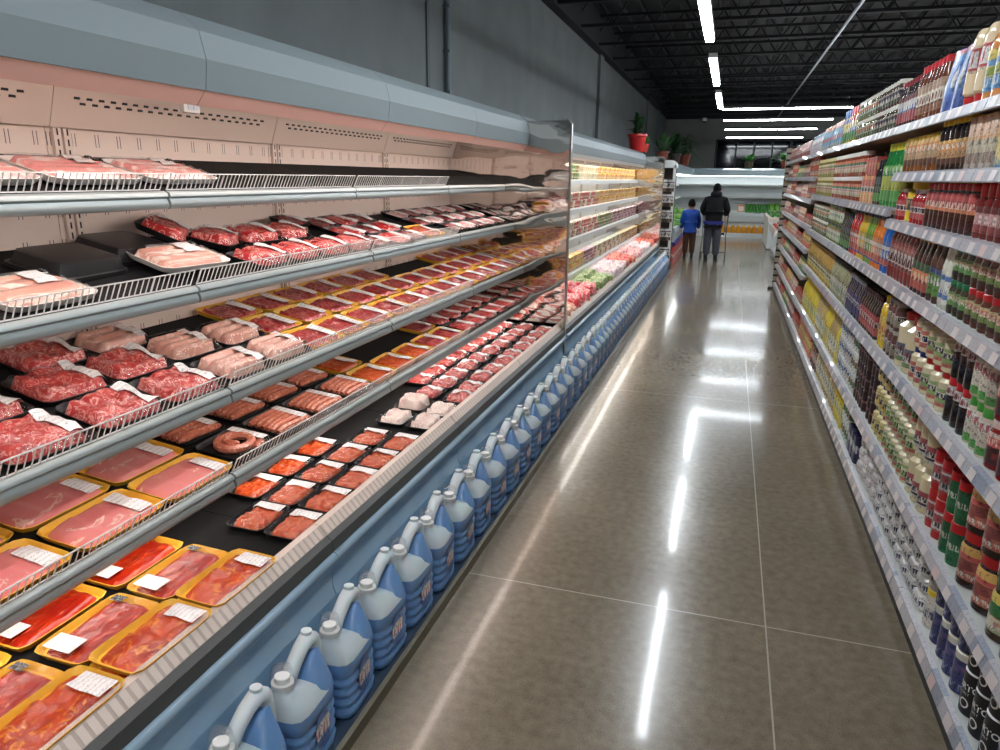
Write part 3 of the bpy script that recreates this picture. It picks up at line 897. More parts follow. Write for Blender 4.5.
# fourth shelf
for c_, y in enumerate((.82, 1.155, 1.495, 1.83)):
    for r_ in range(2):
        put('ham' + 'ab'[(c_ + r_) % 2], 4, .118 + r_ * .212, y + J(.008), 'yellow tray of ham slices on the fourth shelf, %s, %s' % (ROWN[r_], near[c_]), 'meat tray', rz=R(J(2)))
put('coil', 4, .13, 2.14, 'black tray with one coiled sausage, beside the ham trays', 'meat tray', rz=R(4))
put('link', 4, .37, 2.14, 'black tray of sausage links behind the coiled sausage', 'meat tray', rz=R(-3))
for c_, y in enumerate((2.42, 2.69, 2.96)):
    for r_ in range(2):
        put('link', 4, .13 + r_ * .235, y + J(.008), 'black tray of straight sausage links, %s, %s one past the coil' % (ROWN[r_], near[c_]), 'meat tray', rz=R(J(4)))
rows('choy', 4, (3.12, 3.9), .265, .215, .125, 2, 'yellow tray of dark orange ground meat', 'meat tray', skip=((1, 1), (2, 1)))
rows(['beefya', 'beefyb'], 4, (3.92, 4.45), .262, .215, .125, 2, 'yellow tray of red beef', 'meat tray', skip=((0, 1),))
rows(['beefka', 'beefkb'], 4, (4.46, 5.6), .243, .20, .115, 3, 'black tray of marbled beef', 'meat tray')
# third shelf
CN = {}
for c_, (y, d, k) in enumerate([(1.02, .12, 'stewa'), (1.04, .35, 'stewb'), (1.30, .12, 'stewb'), (1.31, .35, 'stewa'), (1.575, .12, 'stewa'), (1.60, .35, 'stewb'), (1.84, .115, 'stewb'), (1.72, .57 - .02, 'stewa'), (1.86, .345, 'stewa'), (2.11, .115, 'porka'), (2.12, .345, 'porkb'), (1.98, .53, 'porka'), (2.385, .115, 'porkb'), (2.39, .335, 'porka')]):
    kind = 'red stewing meat' if k.startswith('stew') else 'pale pork'
    row = 'front' if d < .2 else ('middle' if d < .5 else 'back')
    CN[(kind, row)] = CN.get((kind, row), -1) + 1
    put(k, 3, d, y, 'black tray of %s, third shelf, %s row, %s along' % (kind, row, ORD[CN[(kind, row)]]), 'meat tray', rz=R(J(5)))
rows(['beefya', 'beefyb'], 3, (2.52, 5.6), .262, .208, .115, 3, 'yellow tray of red beef steak', 'meat tray', skip=((7, 2), (8, 2), (6, 2)))
# second shelf
put('fish', 2, .16, 1.47, 'white tray of pink fish portions at the near end of the second shelf', 'meat tray', rz=R(4))
put('fish', 2, .17, 2.07, 'white tray of pale fish portions beside the overturned black tray', 'meat tray', rz=R(-8), dz=.03)
put('fish', 2, .42, 1.33, 'white tray of fish behind the nearest fish tray', 'meat tray', rz=R(2))
for (d, y, lab) in ((.31, 1.74, 'overturned empty black foam tray lying between the two fish trays'), (.38, 2.03, 'second overturned black tray tucked behind the white fish tray')):
    xf, zf, s, dep = SH[2]
    g = G()
    g.lathe([(0, .115, .15), (.012, .115, .15), (.014, .105, .14), (.05, .095, .128), (.052, .085, .118)], 40, 8)
    o = g.link('black_foam_tray', M['black_tray'], sharp=40); o.location = (xf - d, y, zf + s * d - .01); o.rotation_euler = (0, math.atan(s), R(6))
    G().lathe([(0, .117, .152), (.006, .117, .152)], 40, 8).link('rim', M['black_tray'], o)
    tag(o, lab, 'tray')
i = 0
for (d, y, rz) in [(.34, 2.47, 20), (.12, 2.46, 6), (.33, 2.70, -6), (.12, 2.70, 2), (.32, 2.93, 4), (.11, 2.94, -3), (.11, 3.17, 4)]:
    put('marb', 2, d, y, 'bulging pack of marbled red beef in the second shelf heap, %s from its near end' % ORD[i], 'meat tray', rz=R(rz), dz=.012 if d > .2 else 0); i += 1
put('marb', 2, .41, 2.27, 'tilted beef pack leaning on the heap under the top shelf', 'meat tray', rz=R(30), dz=.04, extra=.2)
rows(['darkp', 'beefka'], 2, (3.30, 4.0), .225, .165, .10, 3, 'pack of dark red cuts', 'meat tray')
put('darkp', 2, .42, 3.14, 'dark pack perched on top at the back of the second shelf', 'meat tray', dz=.03, rz=R(10))
rows('choy', 2, (4.0, 4.27), .262, .2, .125, 1, 'single yellow pack of orange meat', 'meat tray')
rows(['pale', 'darkp'], 2, (4.27, 5.6), .222, .165, .27 - .165, 3, 'pink and red pack', 'meat tray', skip=((0, 0),))
# top shelf
for k, y in enumerate((.66, 1.03, 1.40, 1.775, 2.14)):
    put('bacon', 1, .19, y, 'white tray of pink pork belly on the top shelf, %s from the near end' % ORD[k], 'meat tray', rz=R(J(4) + 3), dz=.008)

# ------------------------------------------------------------------ blue detergent jugs on the floor ledge
jb = P('blue_detergent', (112, 150, 198), .28, coat=.3, sss=.25, bump=0)
jt = P('milky_plastic_top', (200, 210, 214), .38, sss=.15)
jr = obj('detergent_jug', None) if False else empty('detergent_jug')
g = G()
bx, by = .066, .098
rings = []
def jring(z, rx, ry, cx=0, cy=0, pw=4): return se_ring(rx, ry, z, 28, pw, cx, cy)
body = [(0, .058, .088), (.006, .064, .095), (.02, .066, .098)]
z = .03
for k in range(4):
    body += [(z, .066, .098), (z + .008, .0615, .092), (z + .016, .0615, .092), (z + .024, .066, .098)]; z += .036
body += [(.19, .067, .098), (.205, .066, .097)]
g.lathe(body, 28, 5, 0, cap1=False)
g.link('jug_body', jb, jr, sharp=60)
g = G()
# sloping shoulders: near side rises to the spout, far side to the handle
sh_r = [(.2045, .066, .097, 0, 0), (.220, .062, .088, 0, -.006), (.240, .050, .066, 0, -.022), (.256, .038, .046, 0, -.04), (.268, .026, .028, 0, -.052), (.285, .021, .021, 0, -.055)]
g.loft([se_ring(a, b_, zz, 28, 5 if i_ < 3 else 2.6, cx, cy) for i_, (zz, a, b_, cx, cy) in enumerate(sh_r)])
g.link('shoulder', jt, jr, sharp=60)
g = G(); g.loft([se_ring(a_, b_, zz, 24, 3.5, 0, cy) for zz, a_, b_, cy in ((.200, .066, .052, .045), (.225, .062, .050, .046), (.255, .048, .042, .054), (.285, .034, .030, .064), (.31, .022, .020, .074))]); g.link('grip_hump', jb, jr, sharp=60)
g = G(); g.tube([(0, -.050, .262), (0, -.030, .285), (0, -.002, .310), (0, .035, .335), (0, .070, .345), (0, .090, .332), (0, .097, .295), (0, .096, .255), (0, .088, .215)], [.020, .020, .019, .020, .022, .023, .023, .024, .026], 10)
g.lathe([(.355, .014), (.372, .014), (.374, .009)], 12, 2, 0, 0, .072)
g.link('handle', jt, jr, sharp=50)
g = G(); g.lathe([(.285, .026), (.287, .0265), (.30, .0265), (.302, .024)], 20, 2, 0, 0, -.055); g.lathe([(.302, .0185), (.318, .0185), (.320, .016)], 20, 2, 0, 0, -.055)
g.link('cap', M['fcap'], jr)
g = G(); g.lathe([(.292, .0305), (.294, .031), (.346, .024), (.348, .022)], 20, 2, 0, 0, -.055, cap0=False)
g.link('measuring_cup', film('clear_cup', .2, (.97, .97, .98, 1)), jr, sharp=60)
lm = labmat(-.055, .055, [(0, (60, 104, 176)), (.2, (64, 112, 186)), (.36, (188, 52, 60)), (.55, (226, 206, 190)), (.78, (70, 116, 190))], (.30, .78, (236, 236, 240)), (.38, .56, (190, 40, 50), (214, 90, 80)))
g = G(); vs = []; fs = []
ns = 16
for k in range(ns + 1):
    a = TAU * k / ns
    vs.append((.0685, .038 * cos(a) * 1.0, .062 * sin(a)))
vs.append((.0685, 0, 0)); g.add(vs, [(k, k + 1, ns + 1) for k in range(ns)])
lo = g.link('label', lm, jr, (0, 0, .112), smooth=False)
JP = Proto(jr)
y = .735; k = 0
while y < 14.0:
    grp = None
    if y < 3.6: lab = 'blue detergent jug with clear measuring cup, %s from the near end of the row' % (ORD[k] if k < 12 else 'twelfth')
    else: lab = 'blue detergent jug in the long row below the cases'; grp = 'blue detergent jugs along the case'
    JP.place((-1.094 + J(.003), y, .0225), (0, 0, R(J(3))), lab, 'jug', grp, scale=(1.24, 1.10, 1.02))
    y += .256 if y < 6 else .215; k += 1
tag(G().box(-1.205, -.99, .4, 14.15, .0, .022).link('floor_ledge', P('dark_blue_plinth', (52, 66, 84), .4), smooth=False), 'low dark ledge the blue jugs stand on, along the case foot', 'plinth')
g = G(); g.prism_y([(-.99, 0), (-.972, 0), (-.974, .042), (-.99, .046)], .4, 14.15)
tag(g.link('trim_5', P('brushed_kerb_metal', (120, 114, 98), .3, metal=.8), smooth=False), kind='structure')
# ------------------------------------------------------------------ grocery gondola on the right
XS = .80
YJ = [1.58, 2.93, 4.28, 5.62, 6.96, 8.15, 9.55, 10.95, 12.35]
ZA = [1.765, 1.53, 1.235, .865, .44]; ZB = [1.585, 1.235, .865, .44]; ZC = [1.76, 1.53, 1.26, 1.02, .74, .42]
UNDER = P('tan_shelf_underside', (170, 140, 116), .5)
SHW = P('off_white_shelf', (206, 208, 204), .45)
TAG = P('paper_price_tag', (226, 216, 214), .4)
TAGR = P('red_print_tag', (222, 196, 192), .4)


def gshelf(root, z, L, tags, top=False, base=False):
    x0 = XS + .02; d = .50 if top else .42
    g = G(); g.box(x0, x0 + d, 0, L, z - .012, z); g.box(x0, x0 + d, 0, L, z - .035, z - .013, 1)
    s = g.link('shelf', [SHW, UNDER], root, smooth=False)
    h = .042 if not base else .05
    g = G(); g.prism_y([(XS + .02, z + .004), (XS + .003, z - .002), (XS - .008, z - h), (XS - .004, z - h - .004), (XS + .02, z - h)], 0, L)
    r = g.link('price_rail', M['grail'], s, smooth=False)
    if tags:
        y = .05 + random.random() * .06
        while y < L - .08:
            g = G(); w = .055
            g.add([(XS + .0005, y, z - .006), (XS + .0005, y + w, z - .006), (XS - .0095, y + w, z - h + .002), (XS - .0095, y, z - h + .002)], [(0, 1, 2, 3)])
            g.link('price_tag', TAG if random.random() < .93 else TAGR, s, smooth=False)
            y += random.uniform(.11, .2)
    return s


def bay(k, y0, y1, zs, label):
    r = empty('gondola_bay', (0, y0, 0)); L = y1 - y0
    G().box(1.27, 1.29, 0, L, .1, 2.0).link('back_panel', P('grey_back_panel', (96, 92, 88), .6) if k == 0 else M['gback'], r, smooth=False)
    if k == 0: M['gback'] = bpy.data.materials['grey_back_panel']
    for yy in (0, L - .03): G().box(1.22, 1.27, yy, yy + .03, 0, 2.15).link('upright', M['fmet'], r, smooth=False)
    gshelf(r, 2.0, L - .004, k < 3, top=True)
    for z in zs: gshelf(r, z, L - .004, k < 3)
    gshelf(r, .12, L - .004, k < 3, base=True)
    G().box(XS + .01, 1.27, 0, L - .004, 0, .07).link('plinth', M['dark'], r, smooth=False)
    tag(r, label, 'shelving')
    return r


labs = ['gondola bay of jars, sauces and salt nearest the camera', 'second gondola bay, with mayonnaise jars and red-capped sauce', 'third gondola bay, green bottles on its upper shelf', 'fourth gondola bay, white-lidded jars on its upper shelf', 'fifth gondola bay, before the closer-spaced shelves', 'sixth gondola bay, first with seven closely spaced shelves', 'gondola bay next to last before the beige end frame', 'last gondola bay, standing against the beige end frame']
for k in range(8):
    bay(k, YJ[k], YJ[k + 1], ZA if k < 2 else (ZB if k < 5 else ZC), labs[k])
e = empty('gondola_end_frame', (0, 12.37, 0))
g = G(); g.prism_y([(.76, 0), (.84, 0), (.90, 2.19), (.845, 2.19)], 0, .05) if False else g.box(.78, .86, 0, .06, 0, 2.2)
g.link('front_post', M['fmet'], e, smooth=False)
G().box(.86, 1.70, .01, .05, .1, 2.1).link('end_panel', P('beige_steel', (188, 178, 160), .5), e, smooth=False)
G().box(1.70, 1.78, 0, .06, 0, 2.2).link('rear_post', M['fmet'], e, smooth=False)
G().box(.72, .80, -.02, .08, 0, .03).link('foot', M['dark'], e, smooth=False)
tag(e, 'beige punched steel frame closing the far end of the right gondola', 'shelving')

# ---- products
SPEC = {}


def interp(prof, z):
    for a, b_ in zip(prof, prof[1:]):
        if a[0] <= z <= b_[0]:
            t = (z - a[0]) / max(1e-6, b_[0] - a[0])
            ax, ay = a[1], a[2] if len(a) > 2 else a[1]; bx_, by_ = b_[1], b_[2] if len(b_) > 2 else b_[1]
            return ax + (bx_ - ax) * t, ay + (by_ - ay) * t
    q = prof[-1]; return q[1], q[2] if len(q) > 2 else q[1]


_pm = {}
def pm(col, rough=.3, coat=.3, **kw):
    k = (col, rough, coat)
    if k not in _pm: _pm[k] = P('plastic_%02x%02x%02x' % col, col, rough, coat=coat, **kw)
    return _pm[k]


def spec(key, name, cat, prof, body, lab=None, cap=None, capc=(200, 30, 30), pw=2, seg=16, brough=.15, text3d=None):
    """lab: (z0, z1, stops, text, pic)"""
    bm_ = pm(body, brough, .6)
    W = max((p[2] if len(p) > 2 else p[1]) for p in prof + (cap or [])) * 2; D = max(p[1] for p in prof + (cap or [])) * 2
    H = max(p[0] for p in prof + (cap or []))
    lm_ = labmat(lab[0], lab[1], lab[2], lab[3] if len(lab) > 3 else None, lab[4] if len(lab) > 4 else None) if lab else None
    cm_ = pm(capc, .35, .2)
    lp = None
    if lab:
        zz = [lab[0]] + [p[0] for p in prof if lab[0] < p[0] < lab[1]] + [lab[1]]
        lp = [(z, interp(prof, z)[0] + .0009, interp(prof, z)[1] + .0009) for z in zz]
    # near version: body with label and cap as parts
    r = G().lathe(prof, seg, pw).mesh(name, [bm_], sharp=40)
    r = obj(name, r)
    if lp: G().lathe(lp, seg, pw, cap0=False, cap1=False).link('label', lm_, r, sharp=40)
    if cap: G().lathe(cap, seg, 2 if pw < 8 else pw).link('cap', cm_, r, sharp=40)
    if text3d: text3d(r)
    # far version: a single mesh
    s2 = max(8, seg // 2) if pw == 2 else seg // 2 if seg > 12 else seg
    g = G().lathe(prof, s2, pw)
    if lp: g.lathe(lp, s2, pw, 1, cap0=False, cap1=False)
    if cap: g.lathe(cap, s2, 2 if pw < 8 else pw, 2)
    f = obj(name, g.mesh(name, [bm_, lm_ or bm_, cm_], sharp=40))
    SPEC[key] = (Proto(r), Proto(f), W, D, H, cat)


def jar(h, r, lid=.16, neck=.88):
    return [(0, r * .9), (.005, r), (h * (1 - lid) * .86, r), (h * (1 - lid) * .96, r * neck), (h * (1 - lid), r * neck)], [(h * (1 - lid) - .002, r * (neck + .03)), (h * (1 - lid), r * (neck + .05)), (h * .985, r * (neck + .05)), (h, r * neck)]


def bottle(h, r, nk=.36, sh=.55, k=.75):
    return [(0, r * .9), (.005, r), (h * sh, r), (h * (sh + .12), r * .8), (h * k, r * nk * 1.2), (h * .90, r * nk)], [(h * .88, r * nk * 1.15), (h * .995, r * nk * 1.15), (h, r * nk)]


def squeeze(h, r, capf=.14):  # stands on its cap
    return [(h * capf, r * .7), (h * capf + .01, r * .9, r * 1.0), (h * .45, r * .85, r), (h * .85, r * .7, r * 1.05), (h * .97, r * .45, r * .95), (h, r * .3, r * .8)], [(0, r * .72), (h * capf * .9, r * .75), (h * capf, r * .6)]


def can(h, r, lid=.06): return [(0, r * .96), (.004, r), (h * (1 - lid), r)], [(h * (1 - lid), r * 1.02), (h * .99, r * 1.02), (h, r * .97)]


def boxp(h, dx, dy): return [(0, dx / 2 * .97, dy / 2 * .98), (.004, dx / 2, dy / 2), (h - .004, dx / 2, dy / 2), (h, dx / 2 * .97, dy / 2 * .98)]


def pouch(h, dx, dy): return [(0, dx / 2, dy / 2), (.01, dx / 2, dy / 2 * 1.02), (h * .45, dx / 2 * .85, dy / 2), (h * .9, .006, dy / 2), (h, .003, dy / 2 * .98)]


def J3(key, name, cat, hr, body, lab, capc, kind=jar, lk=None, **kw):
    pr, cp = kind(*hr)
    spec(key, name, cat, pr, body, lab, cp, capc, **kw)


RED, YEL, GRN, BLU, WHT, BLK, CRM = (196, 32, 36), (240, 200, 40), (40, 140, 60), (40, 70, 160), (238, 238, 232), (24, 22, 24), (232, 220, 184)
# top shelf kinds
J3('orange_squash', 'sauce_bottle', 'bottle', (.30, .05, .42, .6, .8), (226, 150, 90), (.03, .17, [(0, (70, 150, 210)), (.35, (240, 210, 70)), (.6, (90, 150, 210)), (.75, (240, 215, 90))], (.1, .32, WHT), (.38, .58, (240, 200, 60), (150, 170, 60))), (216, 160, 110), bottle, pw=3)
J3('cream_squeeze', 'mayonnaise_bottle', 'bottle', (.28, .042), (236, 216, 178), (.12, .22, [(0, (236, 216, 178)), (.1, (200, 40, 40)), (.9, (236, 216, 178))], (.2, .8, WHT)), (196, 40, 40), squeeze)
spec('blue_pouch', 'snack_pouch', 'packet', pouch(.25, .07, .11), (40, 90, 190), (.002, .248, [(0, (30, 60, 160)), (.3, (90, 140, 210)), (.55, (30, 110, 200)), (.82, (60, 150, 220)), (.92, (230, 140, 160))], (.4, .8, WHT), (.02, .3, (30, 50, 140), (70, 110, 200))), pw=3)
J3('red_cap_brown', 'sauce_bottle', 'bottle', (.25, .032, .6, .65, .82), (110, 60, 40), (.03, .16, [(0, (150, 96, 60)), (.3, (232, 220, 200)), (.7, (186, 150, 120))], (.35, .6, (120, 50, 40))), (206, 40, 50), bottle)
J3('dark_slim', 'sauce_bottle', 'bottle', (.23, .028, .5, .6, .8), (56, 34, 34), (.02, .15, [(0, (170, 40, 50)), (.4, (70, 110, 180)), (.6, (230, 225, 220)), (.8, (120, 50, 50))], (.45, .6, WHT)), (150, 40, 50), bottle)
J3('white_lid', 'preserve_jar', 'jar', (.13, .038), (84, 66, 54), (.015, .085, [(0, (70, 80, 60)), (.3, (220, 210, 180)), (.6, (60, 50, 80)), (.85, (190, 180, 150))], (.3, .6, (60, 50, 60))), (236, 234, 224))
J3('white_lid_green', 'preserve_jar', 'jar', (.13, .038), (120, 120, 80), (.015, .085, [(0, (90, 110, 60)), (.3, (230, 226, 200)), (.6, (210, 120, 50)), (.85, (220, 215, 190))], (.3, .6, (60, 90, 60))), (240, 238, 228))
J3('round_red', 'candy_tub', 'tub', (.26, .055, .22), (220, 180, 70), (.02, .19, [(0, (230, 170, 60)), (.35, (60, 130, 190)), (.55, (240, 220, 160)), (.8, (200, 70, 50))], (.4, .6, WHT), (.0, .35, (230, 190, 60), (90, 160, 80))), (196, 40, 46))
J3('round_blue', 'candy_tub', 'tub', (.26, .055, .22), (220, 190, 90), (.02, .19, [(0, (90, 160, 80)), (.4, (240, 210, 80)), (.8, (60, 110, 190))], (.4, .6, WHT)), (50, 90, 180))
spec('yellow_bag', 'snack_bag', 'packet', pouch(.22, .07, .13), (236, 180, 60), (.002, .218, [(0, (236, 160, 40)), (.3, (240, 210, 80)), (.55, (90, 160, 70)), (.8, (230, 120, 40))], (.35, .5, RED), (.05, .8, (240, 200, 60), (80, 150, 190))), pw=3)
spec('white_bag', 'snack_bag', 'packet', pouch(.20, .07, .12), (230, 230, 236), (.002, .198, [(0, (200, 190, 200)), (.4, (236, 236, 240)), (.8, (70, 140, 200))], (.4, .6, (90, 80, 110))), pw=3)
spec('pink_packet', 'snack_packet', 'packet', pouch(.18, .06, .11), (190, 120, 110), (.002, .178, [(0, (130, 60, 56)), (.35, (230, 200, 190)), (.6, (180, 100, 90)), (.85, (226, 180, 150))], (.4, .6, (120, 30, 40))), pw=3)
# second shelf
spec('yellow_blue_box', 'food_box', 'box', boxp(.20, .10, .14), (240, 205, 60), (.002, .198, [(0, (60, 150, 200)), (.35, (240, 205, 60)), (.62, (70, 160, 205)), (.78, (240, 215, 80))], (.66, .78, WHT), (.05, .35, (70, 160, 210), (240, 220, 120))), pw=14, seg=24)
spec('tan_box', 'food_box', 'box', boxp(.185, .09, .075), (216, 160, 90), (.002, .183, [(0, (180, 170, 160)), (.3, (206, 196, 170)), (.55, (226, 170, 110)), (.62, (226, 150, 120)), (.93, (224, 160, 70))], (.1, .3, (120, 90, 70)), (.62, .92, (226, 150, 130), (236, 190, 150))), pw=14, seg=24)
J3('yellow_cap_dark', 'syrup_bottle', 'bottle', (.20, .034, .8, .9, .94), (44, 26, 20), (.03, .13, [(0, (90, 50, 30)), (.25, (196, 140, 80)), (.6, (226, 150, 50)), (.9, (240, 190, 80))], (.65, .85, WHT)), YEL, jar) if False else J3('yellow_cap_dark', 'syrup_bottle', 'bottle', (.20, .034, .10, .8), (44, 26, 20), (.025, .12, [(0, (90, 50, 30)), (.25, (196, 140, 80)), (.6, (226, 150, 50)), (.9, (240, 190, 80))], (.65, .85, WHT)), YEL)
J3('honey', 'honey_jar', 'jar', (.165, .038, .10), (140, 80, 30), (.03, .145, [(0, (110, 66, 40)), (.25, (200, 160, 110)), (.55, (232, 150, 50)), (.85, (240, 190, 90))], (.55, .75, WHT)), (226, 190, 70))
# upper shelf of the middle bays
J3('green_tall', 'juice_bottle', 'bottle', (.34, .045, .5, .6, .85), (34, 130, 60), (.03, .22, [(0, (60, 160, 60)), (.3, (190, 200, 60)), (.7, (60, 150, 70)), (.85, (120, 200, 60))], (.75, .95, WHT)), (230, 226, 60), bottle)
J3('dark_green_low', 'sauce_bottle', 'bottle', (.26, .032, .5, .6, .82), (36, 36, 40), (.02, .16, [(0, (70, 150, 60)), (.35, (40, 44, 50)), (.7, (70, 80, 90))], (.4, .6, (90, 160, 90))), (20, 30, 40), bottle)
spec('orange_carton', 'food_carton', 'box', boxp(.17, .08, .09), (226, 120, 50), (.002, .168, [(0, (226, 110, 44)), (.4, (240, 230, 215)), (.6, (222, 90, 50)), (.85, (240, 150, 80))], (.42, .58, (60, 60, 80)), (.0, .38, (230, 120, 50), (250, 190, 110))), pw=14, seg=24)
spec('red_box', 'food_box', 'box', boxp(.11, .08, .08), (206, 50, 36), (.002, .108, [(0, (196, 36, 34)), (.5, (226, 70, 40)), (.8, (200, 40, 34))], (.3, .7, (250, 200, 120))), pw=14, seg=24)
J3('white_lid_red', 'pickle_jar', 'jar', (.165, .04), (150, 70, 40), (.03, .115, [(0, (210, 190, 160)), (.3, (240, 236, 226)), (.55, (60, 130, 90)), (.75, (232, 120, 70))], (.32, .52, (200, 50, 50))), (240, 238, 232))
J3('olive_jar', 'olive_jar', 'jar', (.165, .04), (150, 140, 70), (.03, .115, [(0, (190, 170, 110)), (.3, (236, 180, 160)), (.6, (150, 160, 80)), (.8, (236, 226, 190))], (.32, .52, (150, 50, 60))), (214, 200, 150))
J3('small_mix', 'relish_jar', 'jar', (.10, .036), (170, 100, 60), (.015, .075, [(0, (210, 150, 110)), (.4, (236, 220, 200)), (.7, (190, 80, 60))], (.4, .7, (120, 50, 50))), (196, 80, 70))
# third shelf
J3('redlid_dark', 'chili_jar', 'jar', (.185, .036, .13), (58, 22, 18), (.075, .150, [(0, (226, 120, 50)), (.18, (232, 200, 180)), (.5, (200, 50, 40)), (.8, (180, 34, 34))], (.22, .6, (170, 40, 40))), RED)
J3('redcap_pink', 'sauce_bottle', 'bottle', (.19, .034, .25, .8), (120, 40, 36), (.02, .11, [(0, (150, 50, 50)), (.3, (206, 150, 146)), (.75, (120, 44, 44))], (.35, .65, (240, 220, 215))), (206, 30, 40))
J3('greenred', 'sauce_bottle', 'bottle', (.18, .036, .2, .8), (140, 60, 40), (.02, .12, [(0, (150, 60, 50)), (.3, (60, 140, 70)), (.7, (226, 110, 80))], (.4, .65, WHT)), (170, 120, 110))
J3('red_small', 'sauce_bottle', 'bottle', (.155, .028, .5, .65, .82), (170, 30, 36), (.02, .10, [(0, (200, 50, 50)), (.35, (240, 232, 226)), (.7, (200, 40, 44))], (.4, .65, (60, 40, 60))), (230, 226, 220), bottle)
J3('mustard_tub', 'mustard_jar', 'jar', (.19, .075, .16, .72), (238, 206, 40), (.05, .115, [(0, (238, 206, 40)), (.1, (50, 50, 90)), (.9, (238, 206, 40))], (.2, .8, (226, 180, 60))), (240, 212, 60))
# fourth shelf
J3('redlid_sauce', 'salsa_jar', 'jar', (.128, .035, .17), (100, 50, 30), (.018, .085, [(0, (70, 36, 28)), (.25, (120, 150, 70)), (.55, (226, 110, 70)), (.85, (214, 200, 140))], (.55, .8, (240, 230, 210))), RED)
J3('greenlid_sauce', 'salsa_jar', 'jar', (.128, .031, .17), (60, 56, 34), (.018, .085, [(0, (40, 40, 30)), (.25, (90, 150, 70)), (.6, (200, 190, 140)), (.85, (110, 150, 80))], (.5, .7, (240, 236, 220))), (20, 110, 70))
J3('blue_white', 'dressing_bottle', 'bottle', (.27, .03, .6, .6, .78), (222, 222, 206), (.02, .15, [(0, (236, 232, 220)), (.15, (66, 120, 190)), (.85, (230, 225, 210))], (.3, .7, WHT)), (230, 232, 232), bottle)
J3('green_label', 'dressing_bottle', 'bottle', (.27, .031, .5, .6, .8), (90, 60, 50), (.03, .14, [(0, (90, 150, 50)), (.8, (60, 80, 140))], (.4, .7, WHT)), (50, 44, 100), bottle)
J3('orange_label', 'hot_sauce_bottle', 'bottle', (.26, .03, .5, .6, .8), (60, 30, 26), (.02, .14, [(0, (190, 60, 40)), (.4, (236, 120, 50)), (.7, (60, 100, 70))], (.3, .6, (250, 220, 180))), (216, 160, 50), bottle)
J3('bbq', 'barbecue_sauce_bottle', 'bottle', (.25, .034), (140, 50, 44), (.06, .20, [(0, (140, 50, 44)), (.15, (226, 214, 208)), (.6, (190, 110, 100)), (.8, (160, 60, 54))], (.2, .7, (90, 30, 36))), (110, 34, 34), lambda h, r: ([(h * .0, r * .75), (.012, r * .95), (h * .3, r), (h * .8, r * .86), (h * .92, r * .6)], [(h * .9, r * .5), (h * .99, r * .5), (h, r * .4)]))
for kk, cc, nm_ in (('dress_red', (206, 50, 40), 'red'), ('dress_yel', (236, 196, 50), 'yellow'), ('dress_org', (236, 130, 40), 'orange'), ('dress_grn', (130, 170, 50), 'green'), ('dress_blu', (40, 110, 200), 'blue')):
    J3(kk, 'dressing_bottle', 'bottle', (.31, .032, .45, .58, .75), cc, (.03, .17, [(0, (60, 50, 150)), (.08, (236, 170, 60)), (.3, cc), (.65, (235, 230, 220)), (.8, cc)], (.35, .6, WHT), (.1, .3, (240, 180, 50), (200, 60, 50))), (30, 30, 36), bottle)
J3('green_olive', 'olive_jar', 'jar', (.15, .036, .12), (120, 130, 60), (.02, .11, [(0, (210, 220, 190)), (.35, (120, 160, 90)), (.6, (230, 230, 210)), (.85, (190, 120, 60))], (.38, .58, WHT)), (40, 60, 50))
# fifth shelf
J3('ketchup_pack', 'sauce_bottle', 'bottle', (.15, .038, .2, .85), (226, 170, 50), (.01, .115, [(0, (226, 120, 40)), (.25, (236, 236, 232)), (.5, (236, 190, 40)), (.7, (40, 60, 120)), (.85, (240, 200, 60))], (.28, .5, (60, 110, 190))), (236, 210, 80))
J3('tomato_jar', 'tomato_jar', 'jar', (.155, .05, .14, .85), (130, 26, 22), (.02, .118, [(0, (70, 20, 20)), (.55, (216, 60, 50)), (.85, (226, 206, 190))], (.6, .82, (240, 210, 190)), (.02, .5, (150, 30, 24), (60, 16, 18))), (226, 200, 194))
J3('green_cap_white', 'dressing_bottle', 'bottle', (.165, .033, .18, .85), (226, 214, 196), (.01, .12, [(0, (80, 170, 60)), (.25, (216, 204, 186)), (.7, (236, 230, 222))], (.72, .95, (190, 80, 90))), (70, 160, 60))
J3('redcap_black', 'sauce_bottle', 'bottle', (.165, .03, .16, .85), (24, 14, 16), (.10, .135, [(0, (226, 220, 214))], (.2, .8, (150, 40, 60))), (200, 34, 44))
J3('mayo_red', 'mayonnaise_jar', 'jar', (.155, .045, .14, .72), (228, 216, 180), (.02, .09, [(0, (206, 90, 70)), (.2, (150, 180, 100)), (.5, (232, 222, 190)), (.8, (150, 180, 110))], (.45, .75, (40, 50, 80))), (196, 36, 36))
J3('mayo_blue', 'mayonnaise_jar', 'jar', (.155, .045, .14, .72), (228, 216, 180), (.02, .09, [(0, (200, 80, 60)), (.3, (236, 226, 196)), (.75, (200, 80, 60))], (.35, .7, (30, 40, 90))), (30, 44, 120))
J3('mayo_big', 'mayonnaise_jar', 'jar', (.26, .07, .13, .62), (226, 212, 174), (.03, .115, [(0, (110, 140, 80)), (.25, (210, 205, 190)), (.6, (150, 70, 80)), (.8, (90, 100, 120))], (.3, .8, (50, 50, 70))), (190, 34, 36))
J3('greylid', 'spread_jar', 'jar', (.14, .038, .13), (96, 60, 50), (.02, .10, [(0, (150, 140, 120)), (.4, (224, 214, 196)), (.7, (110, 60, 60))], (.4, .65, (60, 40, 50))), (170, 166, 160))
J3('mustard_tall', 'mustard_bottle', 'bottle', (.27, .032, .4, .7, .85), (236, 196, 30), (.04, .17, [(0, (236, 196, 30)), (.2, (230, 180, 30)), (.8, (236, 196, 30))], (.35, .6, (180, 60, 40))), (236, 200, 40), bottle)
